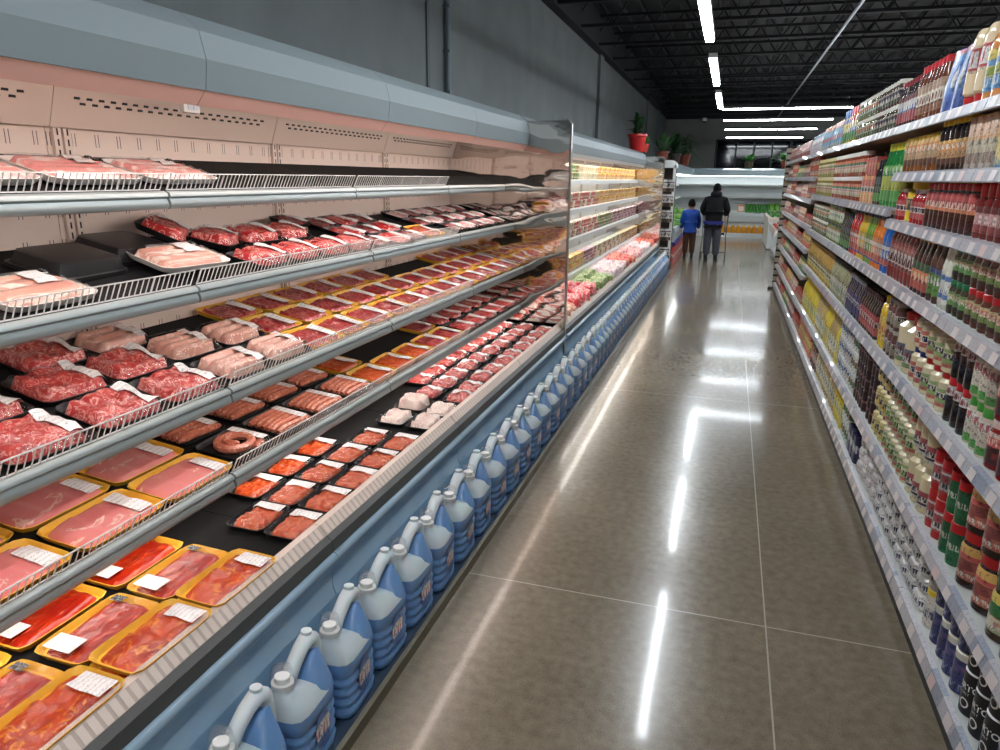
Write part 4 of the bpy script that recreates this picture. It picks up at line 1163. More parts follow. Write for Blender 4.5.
J3('dark_brown', 'soy_sauce_bottle', 'bottle', (.24, .03, .4, .58, .78), (50, 28, 26), (.02, .13, [(0, (200, 70, 60)), (.4, (226, 190, 176)), (.7, (190, 50, 50))], (.4, .65, (70, 40, 60))), (60, 30, 34), bottle)
J3('navy', 'soy_sauce_bottle', 'bottle', (.25, .03, .4, .58, .78), (36, 34, 60), (.02, .14, [(0, (40, 44, 110)), (.5, (206, 206, 214)), (.75, (40, 44, 110))], (.5, .7, (40, 40, 80))), (150, 150, 160), bottle)
J3('clear_green', 'vinegar_bottle', 'bottle', (.27, .034, .4, .6, .8), (170, 168, 130), (.03, .15, [(0, (200, 206, 170)), (.35, (90, 130, 80)), (.6, (226, 222, 200)), (.85, (160, 160, 110))], (.4, .6, WHT)), (60, 60, 60), bottle)
J3('olive_oil', 'oil_bottle', 'bottle', (.27, .034, .4, .6, .8), (190, 150, 60), (.03, .15, [(0, (226, 200, 70)), (.35, (230, 224, 190)), (.7, (170, 140, 70))], (.4, .6, (90, 110, 60))), (150, 120, 60), bottle)
# sixth shelf
J3('chili_jar', 'chili_sauce_jar', 'jar', (.19, .055, .17, .86), (40, 20, 16), (.028, .145, [(0, (206, 90, 60)), (.1, (226, 130, 80)), (.62, (220, 50, 40)), (.75, (240, 180, 50))], (.05, .2, WHT), (.18, .6, (220, 110, 70), (150, 50, 40))), (196, 28, 36))
J3('chili_green', 'chili_sauce_jar', 'jar', (.19, .055, .17, .86), (60, 40, 24), (.028, .145, [(0, (190, 200, 150)), (.1, (216, 120, 90)), (.4, (40, 130, 60)), (.75, (236, 206, 50))], (.05, .2, WHT), (.1, .38, (220, 120, 90), (240, 230, 200))), (16, 90, 60))
J3('green_can', 'drink_powder_can', 'can', (.155, .034, .22), (22, 110, 62), (.02, .118, [(0, (18, 120, 66)), (.35, (30, 130, 80)), (.6, (16, 104, 60))], (.38, .6, (226, 226, 210))), (200, 30, 40), can)
J3('red_can', 'drink_powder_can', 'can', (.155, .038, .24), (196, 34, 40), (.03, .115, [(0, (190, 30, 36)), (.1, (228, 216, 214)), (.9, (206, 40, 44))], (.2, .45, (60, 60, 70)), (.45, .8, (70, 80, 96), (190, 60, 60))), (200, 32, 38), can)
J3('mayo_tall', 'mayonnaise_bottle', 'bottle', (.19, .045, .12, .62), (224, 210, 170), (.02, .09, [(0, (226, 216, 190)), (.2, (60, 50, 90)), (.35, (236, 226, 200)), (.7, (180, 60, 70))], (.4, .7, (50, 50, 90))), (226, 214, 176))
J3('mayo_green', 'mayonnaise_jar', 'jar', (.135, .042, .14, .7), (228, 218, 184), (.015, .085, [(0, (206, 80, 66)), (.2, (150, 186, 96)), (.6, (226, 220, 180)), (.8, (150, 180, 100))], (.3, .65, (30, 40, 50))), (228, 220, 190))
J3('mayo_yellow', 'mayonnaise_jar', 'jar', (.135, .042, .14, .7), (230, 214, 160), (.015, .085, [(0, (226, 200, 70)), (.5, (236, 222, 160)), (.8, (220, 196, 90))], (.3, .7, (40, 36, 70))), (30, 46, 110))
J3('brown_can', 'syrup_can', 'can', (.125, .034, .12), (56, 22, 26), (.01, .105, [(0, (60, 24, 28)), (.45, (110, 60, 60)), (.6, (50, 20, 26))], (.45, .6, (180, 130, 120))), (46, 20, 24), can)
J3('spray_blue', 'spray_can', 'can', (.125, .032, .2), (236, 238, 240), (.01, .095, [(0, (236, 238, 240)), (.3, (60, 120, 180)), (.7, (236, 238, 240))], (.35, .65, WHT)), (236, 238, 240), can)
J3('spray_red', 'spray_can', 'can', (.125, .032, .2), (236, 238, 240), (.01, .095, [(0, (236, 238, 240)), (.35, (200, 50, 60)), (.6, (50, 90, 150)), (.8, (236, 238, 240))], (.35, .6, WHT)), (236, 236, 238), can)
J3('spray_green', 'spray_can', 'can', (.125, .032, .2), (232, 238, 232), (.01, .095, [(0, (232, 238, 232)), (.3, (30, 140, 80)), (.75, (232, 238, 232))], (.35, .7, (220, 60, 60))), (232, 238, 236), can)
J3('yellow_oil', 'cooking_oil_bottle', 'bottle', (.33, .042, .35, .55, .8), (236, 212, 60), (.04, .16, [(0, (236, 220, 90)), (.4, (150, 180, 80)), (.6, (240, 226, 90))], (.42, .6, WHT)), (240, 210, 50), bottle, brough=.1)
J3('pale_oil', 'cooking_oil_bottle', 'bottle', (.33, .042, .35, .55, .8), (206, 178, 110), (.04, .16, [(0, (236, 230, 190)), (.4, (120, 150, 190)), (.6, (236, 226, 180))], (.42, .6, WHT)), (226, 200, 90), bottle, brough=.1)
# base shelf


def wrap_text(body, r, z, size, mat, cx_ang=pi, bold=0.0):
    def do(root):
        cu = bpy.data.curves.new('lettering', 'FONT'); cu.body = body; cu.size = size; cu.align_x = 'CENTER'; cu.extrude = 0; cu.offset = bold; cu.resolution_u = 3
        to = bpy.data.objects.new('lettering', cu); COL.objects.link(to)
        bpy.context.view_layer.update()
        me = bpy.data.meshes.new_from_object(to.evaluated_get(bpy.context.evaluated_depsgraph_get()))
        bpy.data.objects.remove(to)
        for v in me.vertices:   # bend the flat lettering round the can, facing the aisle (-X)
            a = cx_ang + v.co.x / r
            v.co = Vector((r * cos(a), r * sin(a), z + v.co.y))
        me.materials.clear(); me.materials.append(mat)
        o = obj('lettering', me, root)
    return do


def texts(*fs):
    def do(root):
        for f in fs: f(root)
    return do


WT = pm((240, 240, 238), .4, .0); YT = pm((222, 196, 90), .4, .0)
def emblem(r, z, rad, mat):
    def do(root):
        g = G(); n = 16; vs = []
        for k in range(n):
            a = TAU * k / n
            th = pi * 1.12 + rad * cos(a) / r; vs.append((r * cos(th), r * sin(th), z + rad * sin(a)))
        for k in range(n):
            a = TAU * k / n
            th = pi * 1.12 + rad * .7 * cos(a) / r; vs.append((r * cos(th), r * sin(th), z + rad * .7 * sin(a)))
        g.add(vs, [(k, (k + 1) % n, n + (k + 1) % n, n + k) for k in range(n)])
        g.link('emblem', mat, root, smooth=False)
    return do
J3('salt_black', 'salt_can', 'can', (.15, .042, .03), (20, 22, 34), (.006, .143, [(0, (18, 20, 32)), (.5, (16, 17, 26))]), (236, 236, 236), can, seg=32,
   text3d=texts(wrap_text('MORTON', .0436, .088, .030, WT, pi * 1.12, .0006), wrap_text('SALT', .0436, .072, .012, WT, pi * 1.12), emblem(.0436, .042, .017, WT)))
J3('salt_blue', 'salt_can', 'can', (.15, .042, .04), (226, 222, 214), (.006, .125, [(0, (44, 60, 130)), (.75, (40, 56, 124))], (.1, .3, (150, 160, 200)), (.62, .85, (200, 70, 90), (60, 80, 150))), (236, 232, 220), can)
J3('salt_yellow', 'salt_can', 'can', (.15, .042, .14), (236, 230, 216), (.006, .11, [(0, (236, 230, 216)), (.3, (210, 206, 204)), (.7, (236, 230, 220))], (.3, .6, (80, 80, 110))), (240, 206, 60), can)
J3('salt_nova', 'salt_can', 'can', (.19, .052, .04), (236, 236, 236), (.006, .178, [(0, (40, 44, 110)), (.72, (34, 38, 92)), (.86, (236, 236, 236))]), (236, 236, 236), can, seg=32,
   text3d=texts(wrap_text('NOVA', .0542, .128, .036, WT, pi * 1.15, .0006), wrap_text('IODIZED', .0542, .088, .022, YT, pi * 1.15), wrap_text('SALT', .0542, .060, .024, YT, pi * 1.15)))
spec('flour_bag', 'flour_bag', 'bag', [(0, .075, .046), (.008, .085, .052), (.034, .088, .054), (.060, .084, .052), (.068, .074, .045)], (236, 234, 232), (.006, .062, [(0, (236, 234, 232)), (.3, (46, 50, 92)), (.66, (236, 234, 232))], (.3, .66, (236, 234, 236)), (.66, 1, (226, 224, 228), (240, 238, 236))), pw=6, brough=.5)
spec('white_bag2', 'sugar_bag', 'bag', [(0, .075, .052), (.010, .085, .06), (.04, .088, .062), (.068, .082, .058), (.078, .07, .05)], (240, 238, 236), (.010, .066, [(0, (240, 238, 236)), (.5, (226, 222, 224))], (.4, .6, (206, 80, 100))), pw=4, brough=.5)
spec('blue_box', 'salt_box', 'box', boxp(.16, .08, .09), (40, 46, 100), (.002, .158, [(0, (44, 50, 110)), (.5, (150, 160, 200)), (.65, (30, 34, 80))], (.4, .7, WHT)), pw=14, seg=24)
spec('yellow_pack', 'soup_packet', 'packet', pouch(.15, .05, .10), (232, 190, 50), (.002, .148, [(0, (220, 90, 50)), (.35, (236, 200, 60)), (.75, (236, 170, 50))], (.4, .6, (120, 40, 40))), pw=3)
spec('brown_pack', 'soup_packet', 'packet', pouch(.15, .05, .10), (150, 70, 60), (.002, .148, [(0, (110, 44, 50)), (.35, (206, 150, 120)), (.7, (140, 60, 60))], (.4, .6, WHT)), pw=3)
spec('green_pack', 'soup_packet', 'packet', pouch(.15, .05, .10), (60, 130, 70), (.002, .148, [(0, (60, 130, 70)), (.4, (226, 200, 90)), (.75, (50, 120, 60))], (.4, .6, WHT)), pw=3)
spec('pale_pack', 'soup_packet', 'packet', pouch(.15, .05, .10), (226, 200, 180), (.002, .148, [(0, (200, 110, 100)), (.3, (232, 214, 196)), (.7, (226, 170, 120))], (.35, .6, (150, 50, 50))), pw=3)

SHN = {2.0: 'top gondola shelf', 1.765: 'second gondola shelf', 1.585: 'high middle gondola shelf', 1.53: 'third gondola shelf', 1.235: 'chest-high gondola shelf', .865: 'waist-high gondola shelf', .44: 'knee-high gondola shelf', .12: 'lowest gondola shelf',
       1.76: 'second shelf at the gondola far end', 1.531: 'third shelf at the gondola far end', 1.26: 'fourth shelf at the gondola far end', 1.02: 'fifth shelf at the gondola far end', .74: 'sixth shelf at the gondola far end', .42: 'seventh shelf at the gondola far end'}
RUNS = {}
COUNT = [0]


def run(z, items):
    """items: (y0, y1, kind, tiers, short description[, pitch])"""
    n_items = len(items)
    for i, it in enumerate(items):
        y0, y1, key, tiers, desc = it[:5]
        pr, pf, W, D, H, cat = SPEC[key]
        gap = it[5] if len(it) > 5 else .004
        zs = 1.53 if z == 1.531 else z
        n = max(1, int((y1 - y0) / (W + gap) + .25)); pitch = (y1 - y0) / n if n > 1 or True else W
        pitch = max(pitch, W + .001)
        near_ = y0 < 5.0
        rowsn = 2 if y0 < 4.3 else 1
        for t in range(tiers):
            for rr in range(rowsn):
                if rr and D * 2 > .36: continue
                for k in range(n):
                    y = y0 + pitch * (k + .5)
                    if y > y1 + .03: break
                    xx = XS + .030 + D / 2 + rr * (D + .005) + J(.002)
                    full = near_ and rr == 0
                    grp = '%s, %s' % (desc, SHN[z])
                    if tiers == 2: grp2 = ('upper ' if t else 'lower ') + grp
                    elif tiers > 2: grp2 = ('lowest', 'middle', 'upper', 'topmost')[t if t < tiers - 1 else -1] + ' ' + grp
                    else: grp2 = grp
                    if rr: grp2 = 'back-row ' + grp2
                    key2 = grp2
                    if key2 in RUNS and RUNS[key2] != i: grp2 = grp2 + ', farther along'
                    else: RUNS[key2] = i
                    if full:
                        (pr).place((xx, y, zs + .0005 + t * (H + .0008)), (0, 0, R(J(7)) if 'box' not in key and 'carton' not in key else R(J(1.0))), grp2, cat, grp2)
                    else:
                        (pf).place((xx, y, zs + .0005 + t * (H + .0008)), (0, 0, R(J(5)) if 'box' not in key else 0), grp2, cat, grp2)
                    COUNT[0] += 1


run(2.0, [(2.62, 3.16, 'orange_squash', 1, 'tan sauce bottles with yellow and blue labels'), (3.17, 3.42, 'cream_squeeze', 1, 'cream squeeze bottles standing on red caps'), (3.43, 3.69, 'blue_pouch', 1, 'blue pouches with pink tops'),
          (3.70, 4.16, 'red_cap_brown', 1, 'brown bottles with red caps'), (4.17, 4.58, 'dark_slim', 1, 'slim dark bottles with red and blue labels'), (4.60, 5.25, 'white_lid', 2, 'white-lidded jars with dark labels'),
          (5.26, 6.0, 'white_lid_green', 2, 'white-lidded jars with green labels'), (6.02, 6.36, 'round_red', 1, 'tubs with round red lids'), (6.37, 6.7, 'round_blue', 1, 'tubs with round blue lids'), (6.72, 8.15, 'yellow_bag', 1, 'yellow and green snack bags'),
          (8.17, 9.3, 'white_bag', 1, 'white bags with blue tops'), (9.32, 12.3, 'pink_packet', 1, 'brown and pink packets')])
run(1.765, [(2.42, 2.86, 'yellow_blue_box', 1, 'yellow boxes with blue bands'), (2.87, 3.19, 'tan_box', 1, 'tan boxes with pink panels'), (3.2, 3.62, 'yellow_cap_dark', 1, 'dark bottles with yellow caps'),
            (3.63, 4.26, 'honey', 1, 'amber honey jars with orange labels')])
run(1.585, [(4.30, 4.76, 'green_tall', 1, 'tall green bottles with yellow caps'), (4.77, 4.97, 'dark_green_low', 1, 'dark bottles with green lower labels'), (4.98, 5.42, 'orange_carton', 1, 'orange and white cartons'),
            (5.44, 6.9, 'white_lid_red', 2, 'white-lidded jars with red and green labels'), (6.92, 8.13, 'olive_jar', 2, 'olive-coloured jars with beige lids')])
for k in range(4):
    pr, pf, W, D, H, cat = SPEC['red_box']
    pf.place((XS + .075, 5.03 + k * .095, 1.585 + .1715), (0, 0, 0), 'small red box on top of the orange cartons, high middle gondola shelf', 'box', 'red boxes on the orange cartons')
run(1.53, [(2.16, 2.58, 'greenred', 1, 'brown bottles with green and red labels'), (2.59, 2.98, 'redcap_pink', 1, 'dark red bottles with red caps'), (3.0, 3.68, 'redlid_dark', 1, 'tall dark jars with red lids and orange bands'),
           (3.69, 3.93, 'red_small', 1, 'small red bottles with white caps'), (3.94, 4.10, 'mustard_tub', 1, 'big yellow mustard jar'), (4.12, 4.26, 'red_small', 1, 'red bottles beside the mustard jar')])
run(1.235, [(1.98, 2.22, 'mayo_big', 1, 'large cream jar'), (2.24, 2.4, 'green_label', 1, 'tall bottles with green labels near the joint'), (2.42, 2.90, 'redlid_sauce', 2, 'red-lidded salsa jars'), (2.91, 3.11, 'greenlid_sauce', 2, 'green-lidded salsa jars'),
            (3.12, 3.25, 'blue_white', 1, 'pale bottles with blue labels'), (3.26, 3.44, 'green_label', 1, 'dark bottles with green labels'), (3.45, 3.72, 'orange_label', 1, 'dark bottles with orange labels and gold caps'),
            (3.73, 4.26, 'bbq', 1, 'brownish red barbecue sauce bottles'), (4.30, 4.48, 'dress_blu', 1, 'blue dressing bottles'), (4.49, 4.75, 'dress_org', 1, 'orange dressing bottles'), (4.76, 5.0, 'dress_grn', 1, 'green dressing bottles'),
            (5.01, 5.28, 'dress_yel', 1, 'yellow dressing bottles'), (5.29, 5.6, 'dress_red', 1, 'red dressing bottles'), (5.63, 6.1, 'dark_green_low', 1, 'dark bottles with green labels beyond the dressings'), (6.12, 6.9, 'green_olive', 2, 'green-labelled olive jars'),
            (6.98, 8.12, 'white_lid_green', 2, 'pale-lidded jars')])
run(.865, [(1.72, 2.14, 'ketchup_pack', 2, 'yellow, white and blue sauce bottles'), (2.15, 2.46, 'tomato_jar', 2, 'wide tomato jars with pale pink lids'), (2.47, 2.68, 'green_cap_white', 2, 'white bottles with green caps'), (2.69, 2.92, 'redcap_black', 2, 'black bottles with red caps'),
           (2.95, 3.30, 'mayo_red', 2, 'red-lidded mayonnaise jars'), (3.31, 3.50, 'mayo_blue', 2, 'blue-lidded mayonnaise jars'), (3.51, 3.82, 'mayo_big', 1, 'big mayonnaise jars with red lids'), (3.83, 4.07, 'greylid', 2, 'dark spread jars with grey lids'),
           (4.08, 4.24, 'mustard_tall', 1, 'tall yellow mustard bottles'), (4.30, 4.82, 'dark_brown', 1, 'dark brown bottles with red and white labels'), (4.83, 5.4, 'navy', 1, 'navy-labelled bottles with grey caps'), (5.41, 5.6, 'clear_green', 1, 'clear bottles with dark caps'),
           (5.63, 6.3, 'clear_green', 1, 'pale green vinegar bottles'), (6.31, 8.12, 'olive_oil', 1, 'golden oil bottles')])
run(.44, [(1.62, 2.20, 'chili_green', 2, 'green-labelled chili sauce jars'), (2.21, 2.52, 'chili_jar', 2, 'red-labelled chili sauce jars'), (2.53, 2.71, 'green_can', 2, 'green cans with red lids'), (2.72, 2.92, 'red_can', 2, 'red cans with a dark oval'),
          (2.95, 3.24, 'mayo_tall', 2, 'cream bottles with cream caps'), (3.25, 3.78, 'mayo_green', 3, 'green-labelled mayonnaise jars'), (3.79, 4.05, 'mayo_yellow', 3, 'yellow-labelled mayonnaise jars with blue lids'), (4.06, 4.24, 'brown_can', 3, 'dark brown cans near the joint'),
          (4.30, 4.66, 'brown_can', 3, 'dark brown cans'), (4.67, 4.88, 'spray_green', 3, 'white cans with green bands'), (4.89, 5.1, 'spray_red', 3, 'white cans with red and blue bands'), (5.11, 5.4, 'spray_blue', 3, 'white cans with blue bands'),
          (5.41, 5.6, 'yellow_oil', 1, 'yellow cooking oil bottles'), (5.63, 5.95, 'pale_oil', 1, 'pale cooking oil bottles'), (5.96, 6.3, 'yellow_oil', 1, 'yellow oil bottles between the pale ones'), (6.31, 6.9, 'pale_oil', 1, 'pale oil bottles past the yellow ones'), (6.98, 8.12, 'yellow_oil', 1, 'bright yellow oil bottles')])
run(.12, [(1.62, 1.96, 'salt_nova', 1, 'blue and white cans of iodized salt'), (1.97, 2.26, 'salt_black', 2, 'black salt cans with white lettering'), (2.27, 2.62, 'salt_blue', 2, 'dark blue salt cans'), (2.63, 2.74, 'salt_yellow', 2, 'white salt cans with yellow lids'),
          (2.75, 3.72, 'flour_bag', 4, 'white bags with dark blue print, stacked flat'), (3.73, 4.24, 'white_bag2', 3, 'plain white sugar bags, stacked flat'), (4.30, 4.6, 'blue_box', 1, 'dark blue boxes'), (4.61, 4.9, 'spray_green', 2, 'white and green cans'),
          (4.91, 5.3, 'yellow_oil', 1, 'yellow oil bottles near the floor'), (5.31, 5.6, 'pale_oil', 1, 'pale oil bottles near the floor'), (5.63, 6.4, 'pale_oil', 1, 'pale oil bottles'), (6.41, 6.9, 'brown_pack', 1, 'brown packets'), (6.98, 8.12, 'yellow_pack', 2, 'yellow packets')])
pk = ['small_mix', 'pale_pack', 'brown_pack', 'yellow_pack', 'green_pack', 'small_mix']
nm = {'small_mix': 'small red-lidded relish jars', 'pale_pack': 'pale packets', 'brown_pack': 'brown packets', 'yellow_pack': 'yellow packets', 'green_pack': 'green packets'}
for q, z in enumerate((1.76, 1.531, 1.26, 1.02, .74, .42, .12)):
    y = 8.2; it = []; k = 0
    while y < 12.2:
        a = pk[(k * 2 + q) % 6] if q not in (1, 2) else ('small_mix', 'pale_pack', 'brown_pack')[k % 3]
        it.append((y, min(12.3, y + .8), a, 1 if q not in (0, 1) else (2 if a == 'small_mix' else 1), nm[a] + (' in the %s group' % ORD[k]))); y += .82; k += 1
    run(z, it)
print('PRODUCTS', COUNT[0])
# ------------------------------------------------------------------ second case run: cups, tubs and bagged produce
c2 = [5.71 + 1.37 * k for k in range(7)]
SH2 = {1: (-1.70, 1.70, .05, .46), 2: (-1.67, 1.385, .05, .50), 3: (-1.64, 1.07, .05, .52), 4: (-1.60, .70, .06, .56)}
for k in range(6):
    c = case_section(c2[k], c2[k + 1], ['produce case section just past the mirrored divider', 'second produce case section past the divider', 'third produce case section past the divider', 'fourth produce case section past the divider', 'fifth produce case section, under the red flower pot', 'last produce case section, ending at the far steel divider'][k], False, M['cool_case'])
    L = c2[k + 1] - c2[k] - .01
    for i in (1, 2, 3, 4):
        xf, zf, s, d = SH2[i]
        sh = G().prism_y([(xf, zf), (xf - d, zf + s * d), (xf - d, zf - .02 + s * d), (xf, zf - .02)], 0, L).link('shelf', M['white_plastic'], c, (0, c2[k] + .004, 0), smooth=False)
        G().prism_y([(xf, zf + .004), (xf + .014, zf), (xf + .014, zf - .05), (xf, zf - .05)], 0, L).link('price_rail', M['white_plastic'], sh, smooth=False)
        G().prism_y([(xf - .02, zf - .046), (xf - .05, zf - .034), (xf - .05, zf - .026), (xf - .016, zf - .026)], .02, L - .02).link('shelf_lamp', M['cool2'], sh, smooth=False)
mirror_panel(c2[6] + .02, 'polished steel divider closing the far end of the produce case', 2.12)


def tubm(name, key, c1, c3, lid):
    r = G().lathe([(0, .046, .05), (.07, .055, .06)], 12, 4)
    r.lathe([(.07, .057, .062), (.082, .057, .062)], 12, 4, 1)
    mt = labmat(0, .075, [(0, c1), (.25, (236, 226, 200)), (.55, c3), (.8, c1)], (.3, .5, c3), (.5, .95, c3, c1))
    return Proto(obj(name, r.mesh(name, [mt, pm(lid, .25, .5)], sharp=40)))


TB = dict(orange=tubm('fruit_cup', 0, (226, 120, 30), (240, 150, 50), (236, 170, 90)), green=tubm('salad_cup', 0, (110, 140, 50), (70, 110, 40), (200, 206, 170)), beige=tubm('dip_cup', 0, (226, 206, 160), (200, 170, 110), (236, 226, 196)),
          yellow=tubm('fruit_cup', 0, (236, 190, 50), (226, 150, 30), (240, 220, 150)), pink=tubm('yogurt_cup', 0, (226, 170, 160), (150, 170, 90), (240, 226, 216)), red=tubm('fruit_cup', 0, (206, 40, 36), (230, 100, 60), (236, 190, 180)),
          purple=tubm('berry_cup', 0, (130, 30, 80), (180, 50, 110), (226, 190, 206)), cream=tubm('sprout_cup', 0, (236, 222, 190), (206, 190, 140), (240, 236, 220)), brown=tubm('bean_cup', 0, (140, 90, 50), (196, 150, 90), (230, 210, 180)))
ALT = dict(orange='red', green='brown', beige='cream', yellow='orange', pink='green', red='cream', purple='pink', cream='green', brown='yellow')
plan = {1: [('orange', .8), ('green', 1.9), ('beige', 1.2), ('yellow', 4.2)], 2: [('pink', 1.4), ('cream', .7), ('red', 1.7), ('yellow', 4.3)], 3: [('purple', .7), ('cream', 1.5), ('red', 1.6), ('green', 1.0), ('purple', 3.2)], 4: [('pink', 1.8), ('yellow', 1.0), ('purple', .7), ('cream', 2.2), ('brown', 2.3)]}
for i, rs in plan.items():
    xf, zf, s, d = SH2[i]; y = 5.80
    for kk, ln in rs:
        y1 = y + ln
        while y < y1 and y < 13.8:
            for t in (0, 1):
                for rr in ((0, 1) if y < 8 else (0,)):
                    g_ = '%s cups, %s row of the %s produce shelf' % ('mostly ' + kk, 'upper' if t else 'lower', ['', 'top', 'second', 'third', 'fourth'][i]) + (', behind' if rr else '')
                    (TB[kk] if (int(y * 7.4) + t) % 3 else TB[ALT[kk]]).place((xf - .075 - rr * .13, y, zf + .004 + s * .075 + t * .084), (0, 0, R(J(4))), g_, 'cup', g_)
            y += .138 if int(y * 2.2) % 3 else .15
# bags heaped on the deck of the second case
def bagp(name, cols, seed, n=26):
    """a clear bag of small vegetables"""
    r = empty(name); rnd = random.Random(seed); g = G()
    fruits = []
    for k in range(n):
        a = rnd.uniform(0, TAU); q = math.sqrt(rnd.random()); rr = rnd.uniform(.016, .021)
        g = G(); g.ball((0, 0, 0), rr, rr, rr * rnd.uniform(.85, 1.1), 8, 6)
        o = g.link(name.split('_')[0] if name.split('_')[0] not in ('bagged',) else 'vegetable', pm(cols[k % len(cols)], .3, .4), r, (q * .07 * cos(a), q * .10 * sin(a), .02 + .05 * (1 - q * q) * rnd.random() + .012))
    vs, fs = hgrid(.19, .25, 12, 14, lambda x, y, u, v: .095 * (1 - .35 * (u * u + v * v)) + .004 * nz(x, y, 40, seed), pw=3, z0=.004)
    G().add(vs, fs).link('clear_bag', M['film'], r, sharp=180)
    return Proto(r)


def bag1(name, cols, seed):
    """far bags: one lumpy mesh"""
    rnd = random.Random(seed)
    vs, fs = hgrid(.2, .26, 14, 18, f_lumps(seed, 30, .18, .24, .085), pw=3)
    mt = meat(name + '_skin', cols[0], cols[1], cols[2], 24, .5, .6, 1, .3, .8)
    return Proto(obj(name, G().add(vs, fs).mesh(name, [mt], sharp=180)))


BG = dict(radish=bag1('radish_bag', [(196, 30, 44), (220, 60, 64), (240, 200, 196)], 3), onion=bag1('white_onion_bag', [(236, 226, 214), (226, 206, 214), (200, 150, 170)], 5), sprout=bag1('greens_bag', [(90, 130, 50), (130, 160, 80), (206, 200, 150)], 7),
          apple=bag1('apple_bag', [(190, 34, 36), (214, 60, 50), (236, 160, 110)], 9), pink=bag1('pink_produce_bag', [(226, 150, 150), (206, 90, 100), (240, 220, 210)], 11), salmon=bag1('salmon_pack', [(226, 140, 110), (232, 160, 130), (244, 214, 196)], 13))
dd = [('salmon', 5.78, 6.4, 'flat salmon-pink pack'), ('radish', 6.45, 7.6, 'bag of red radishes'), ('sprout', 7.65, 8.6, 'bag of green sprouts'), ('onion', 8.65, 9.8, 'net of white onions'), ('apple', 9.85, 10.9, 'bag of red apples'), ('pink', 10.95, 11.9, 'bag of pink produce'), ('onion', 11.95, 12.8, 'far net of pale onions'), ('apple', 12.85, 13.8, 'far bag of red apples')]
for kk, ya, yb, ds in dd:
    y = ya + .12
    while y < yb:
        for r_ in range(4):
            g_ = '%s, %s on the produce deck' % (ds, ROWN[r_])
            BG[kk].place((-1.37 - r_ * .19 + J(.02), y + J(.03), .52 + r_ * .022 + (.02 if kk != 'salmon' else 0) + abs(J(.03))), (J(.15), J(.15) + .05, R(J(30))), g_, 'bag', g_)
        y += .235

# ------------------------------------------------------------------ hanging-bag rack past the second case
r = empty('hanging_rack', (0, 14.35, 0))
wm = M['white_plastic']
g = G(); x0, x1 = -1.62, -1.03
for x in (x0, x1 - .05): G().box(x, x + .05, 0, .05, 0, 1.98).link('post', wm, r, smooth=False)
g = G(); pts = []
for k in range(9):
    a = pi / 2 * k / 8; pts.append((x1 - .10 + .10 * sin(a), 1.97 + .10 * cos(a)))
pts = [(x0, 2.07)] + pts + [(x1, 1.93), (x0, 1.93)]
g.prism_y(pts, 0, .5); g.link('header', wm, r, smooth=False)
G().box(x0, x1, .22, .25, .1, 1.95).link('back_panel', P('dark_peg_panel', (60, 52, 46), .6), r, smooth=False)
G().box(x0, x1, 0, .5, 0, .10).link('base', M['dark'], r, smooth=False)
for z in (.45, .8, 1.15, 1.45, 1.72): G().tube([(x0 + .03, .05, z), (x1 - .03, .05, z)], .008, 6).link('cross_bar', M['chrome'], r)
tag(r, 'tall white-framed rack of hanging bags between the produce case and the far cases', 'rack')
bg = spec('hang', 'hanging_bag', 'bag', pouch(.22, .05, .13), (200, 190, 176), (.002, .215, [(0, (150, 120, 96)), (.3, (226, 222, 216)), (.75, (90, 76, 66)), (.85, (226, 226, 230))], (.4, .7, (80, 66, 60)), (.0, .3, (170, 140, 100), (80, 66, 56))), pw=3)
for q, z in enumerate((.22, .57, .92, 1.22, 1.49)):
    for k in range(4):
        SPEC['hang'][1].place((x0 + .11 + k * .135, 14.35 - .03, z), (0, 0, R(90 + J(10))), 'shiny bag on the white rack, %s row' % ['lowest', 'second', 'middle', 'fourth', 'top'][q], 'bag', 'rack bags, %s row' % ['lowest', 'second', 'middle', 'fourth', 'top'][q])

# ------------------------------------------------------------------ far left produce case and the back case
def open_case(name_, label, L, cx=0):
    """white multideck built along +Y facing +X, front at x = 0"""
    r = empty('produce_case')
    w = M['white_plastic']
    G().prism_y([(-1.1, 2.02), (-.42 + cx, 2.06), (-.36 + cx, 2.02), (-.34 + cx, 1.86), (-.40 + cx, 1.84), (-1.1, 1.84)], 0, L).link('canopy', P('pale_blue_canopy', (190, 212, 222), .25, coat=.5) if 'pale_blue_canopy' not in bpy.data.materials else bpy.data.materials['pale_blue_canopy'], r, smooth=False)
    G().prism_y([(-.45 + cx, 1.838), (-.62 + cx, 1.838), (-.62 + cx, 1.825), (-.45 + cx, 1.825)], .03, L - .03).link('lamp_tube', M['red_case'], r, smooth=False)
    G().box(-1.1, -1.02, 0, L, .3, 1.84).link('back_panel', w, r, smooth=False)
    for z, d in ((1.57, .5), (1.21, .56)):
        s = G().box(-1.02, -1.02 + d, 0, L, z - .02, z).link('shelf', w, r, smooth=False)
        G().box(-1.02 + d, -1.00 + d, 0, L, z - .035, z + .012).link('price_rail', P('pale_rail', (206, 210, 206), .3) if 'pale_rail' not in bpy.data.materials else bpy.data.materials['pale_rail'], s, smooth=False)
    G().prism_y([(-1.02, 1.0), (-.06, .70), (-.06, .62), (-1.02, .62)], 0, L).link('slanted_deck', w, r, smooth=False)
    G().prism_y([(-.08, .62), (-.06, .74), (-.02, .74), (0, .66), (-.02, .46), (-.10, .44), (-.10, .62)], 0, L).link('bumper', P('pale_grey_bumper', (196, 204, 204), .3) if 'pale_grey_bumper' not in bpy.data.materials else bpy.data.materials['pale_grey_bumper'], r, smooth=False)
    G().box(-1.02, -.12, 0, L, 0, .62).link('base', w, r, smooth=False)
    tag(r, label, 'display case')
    return r


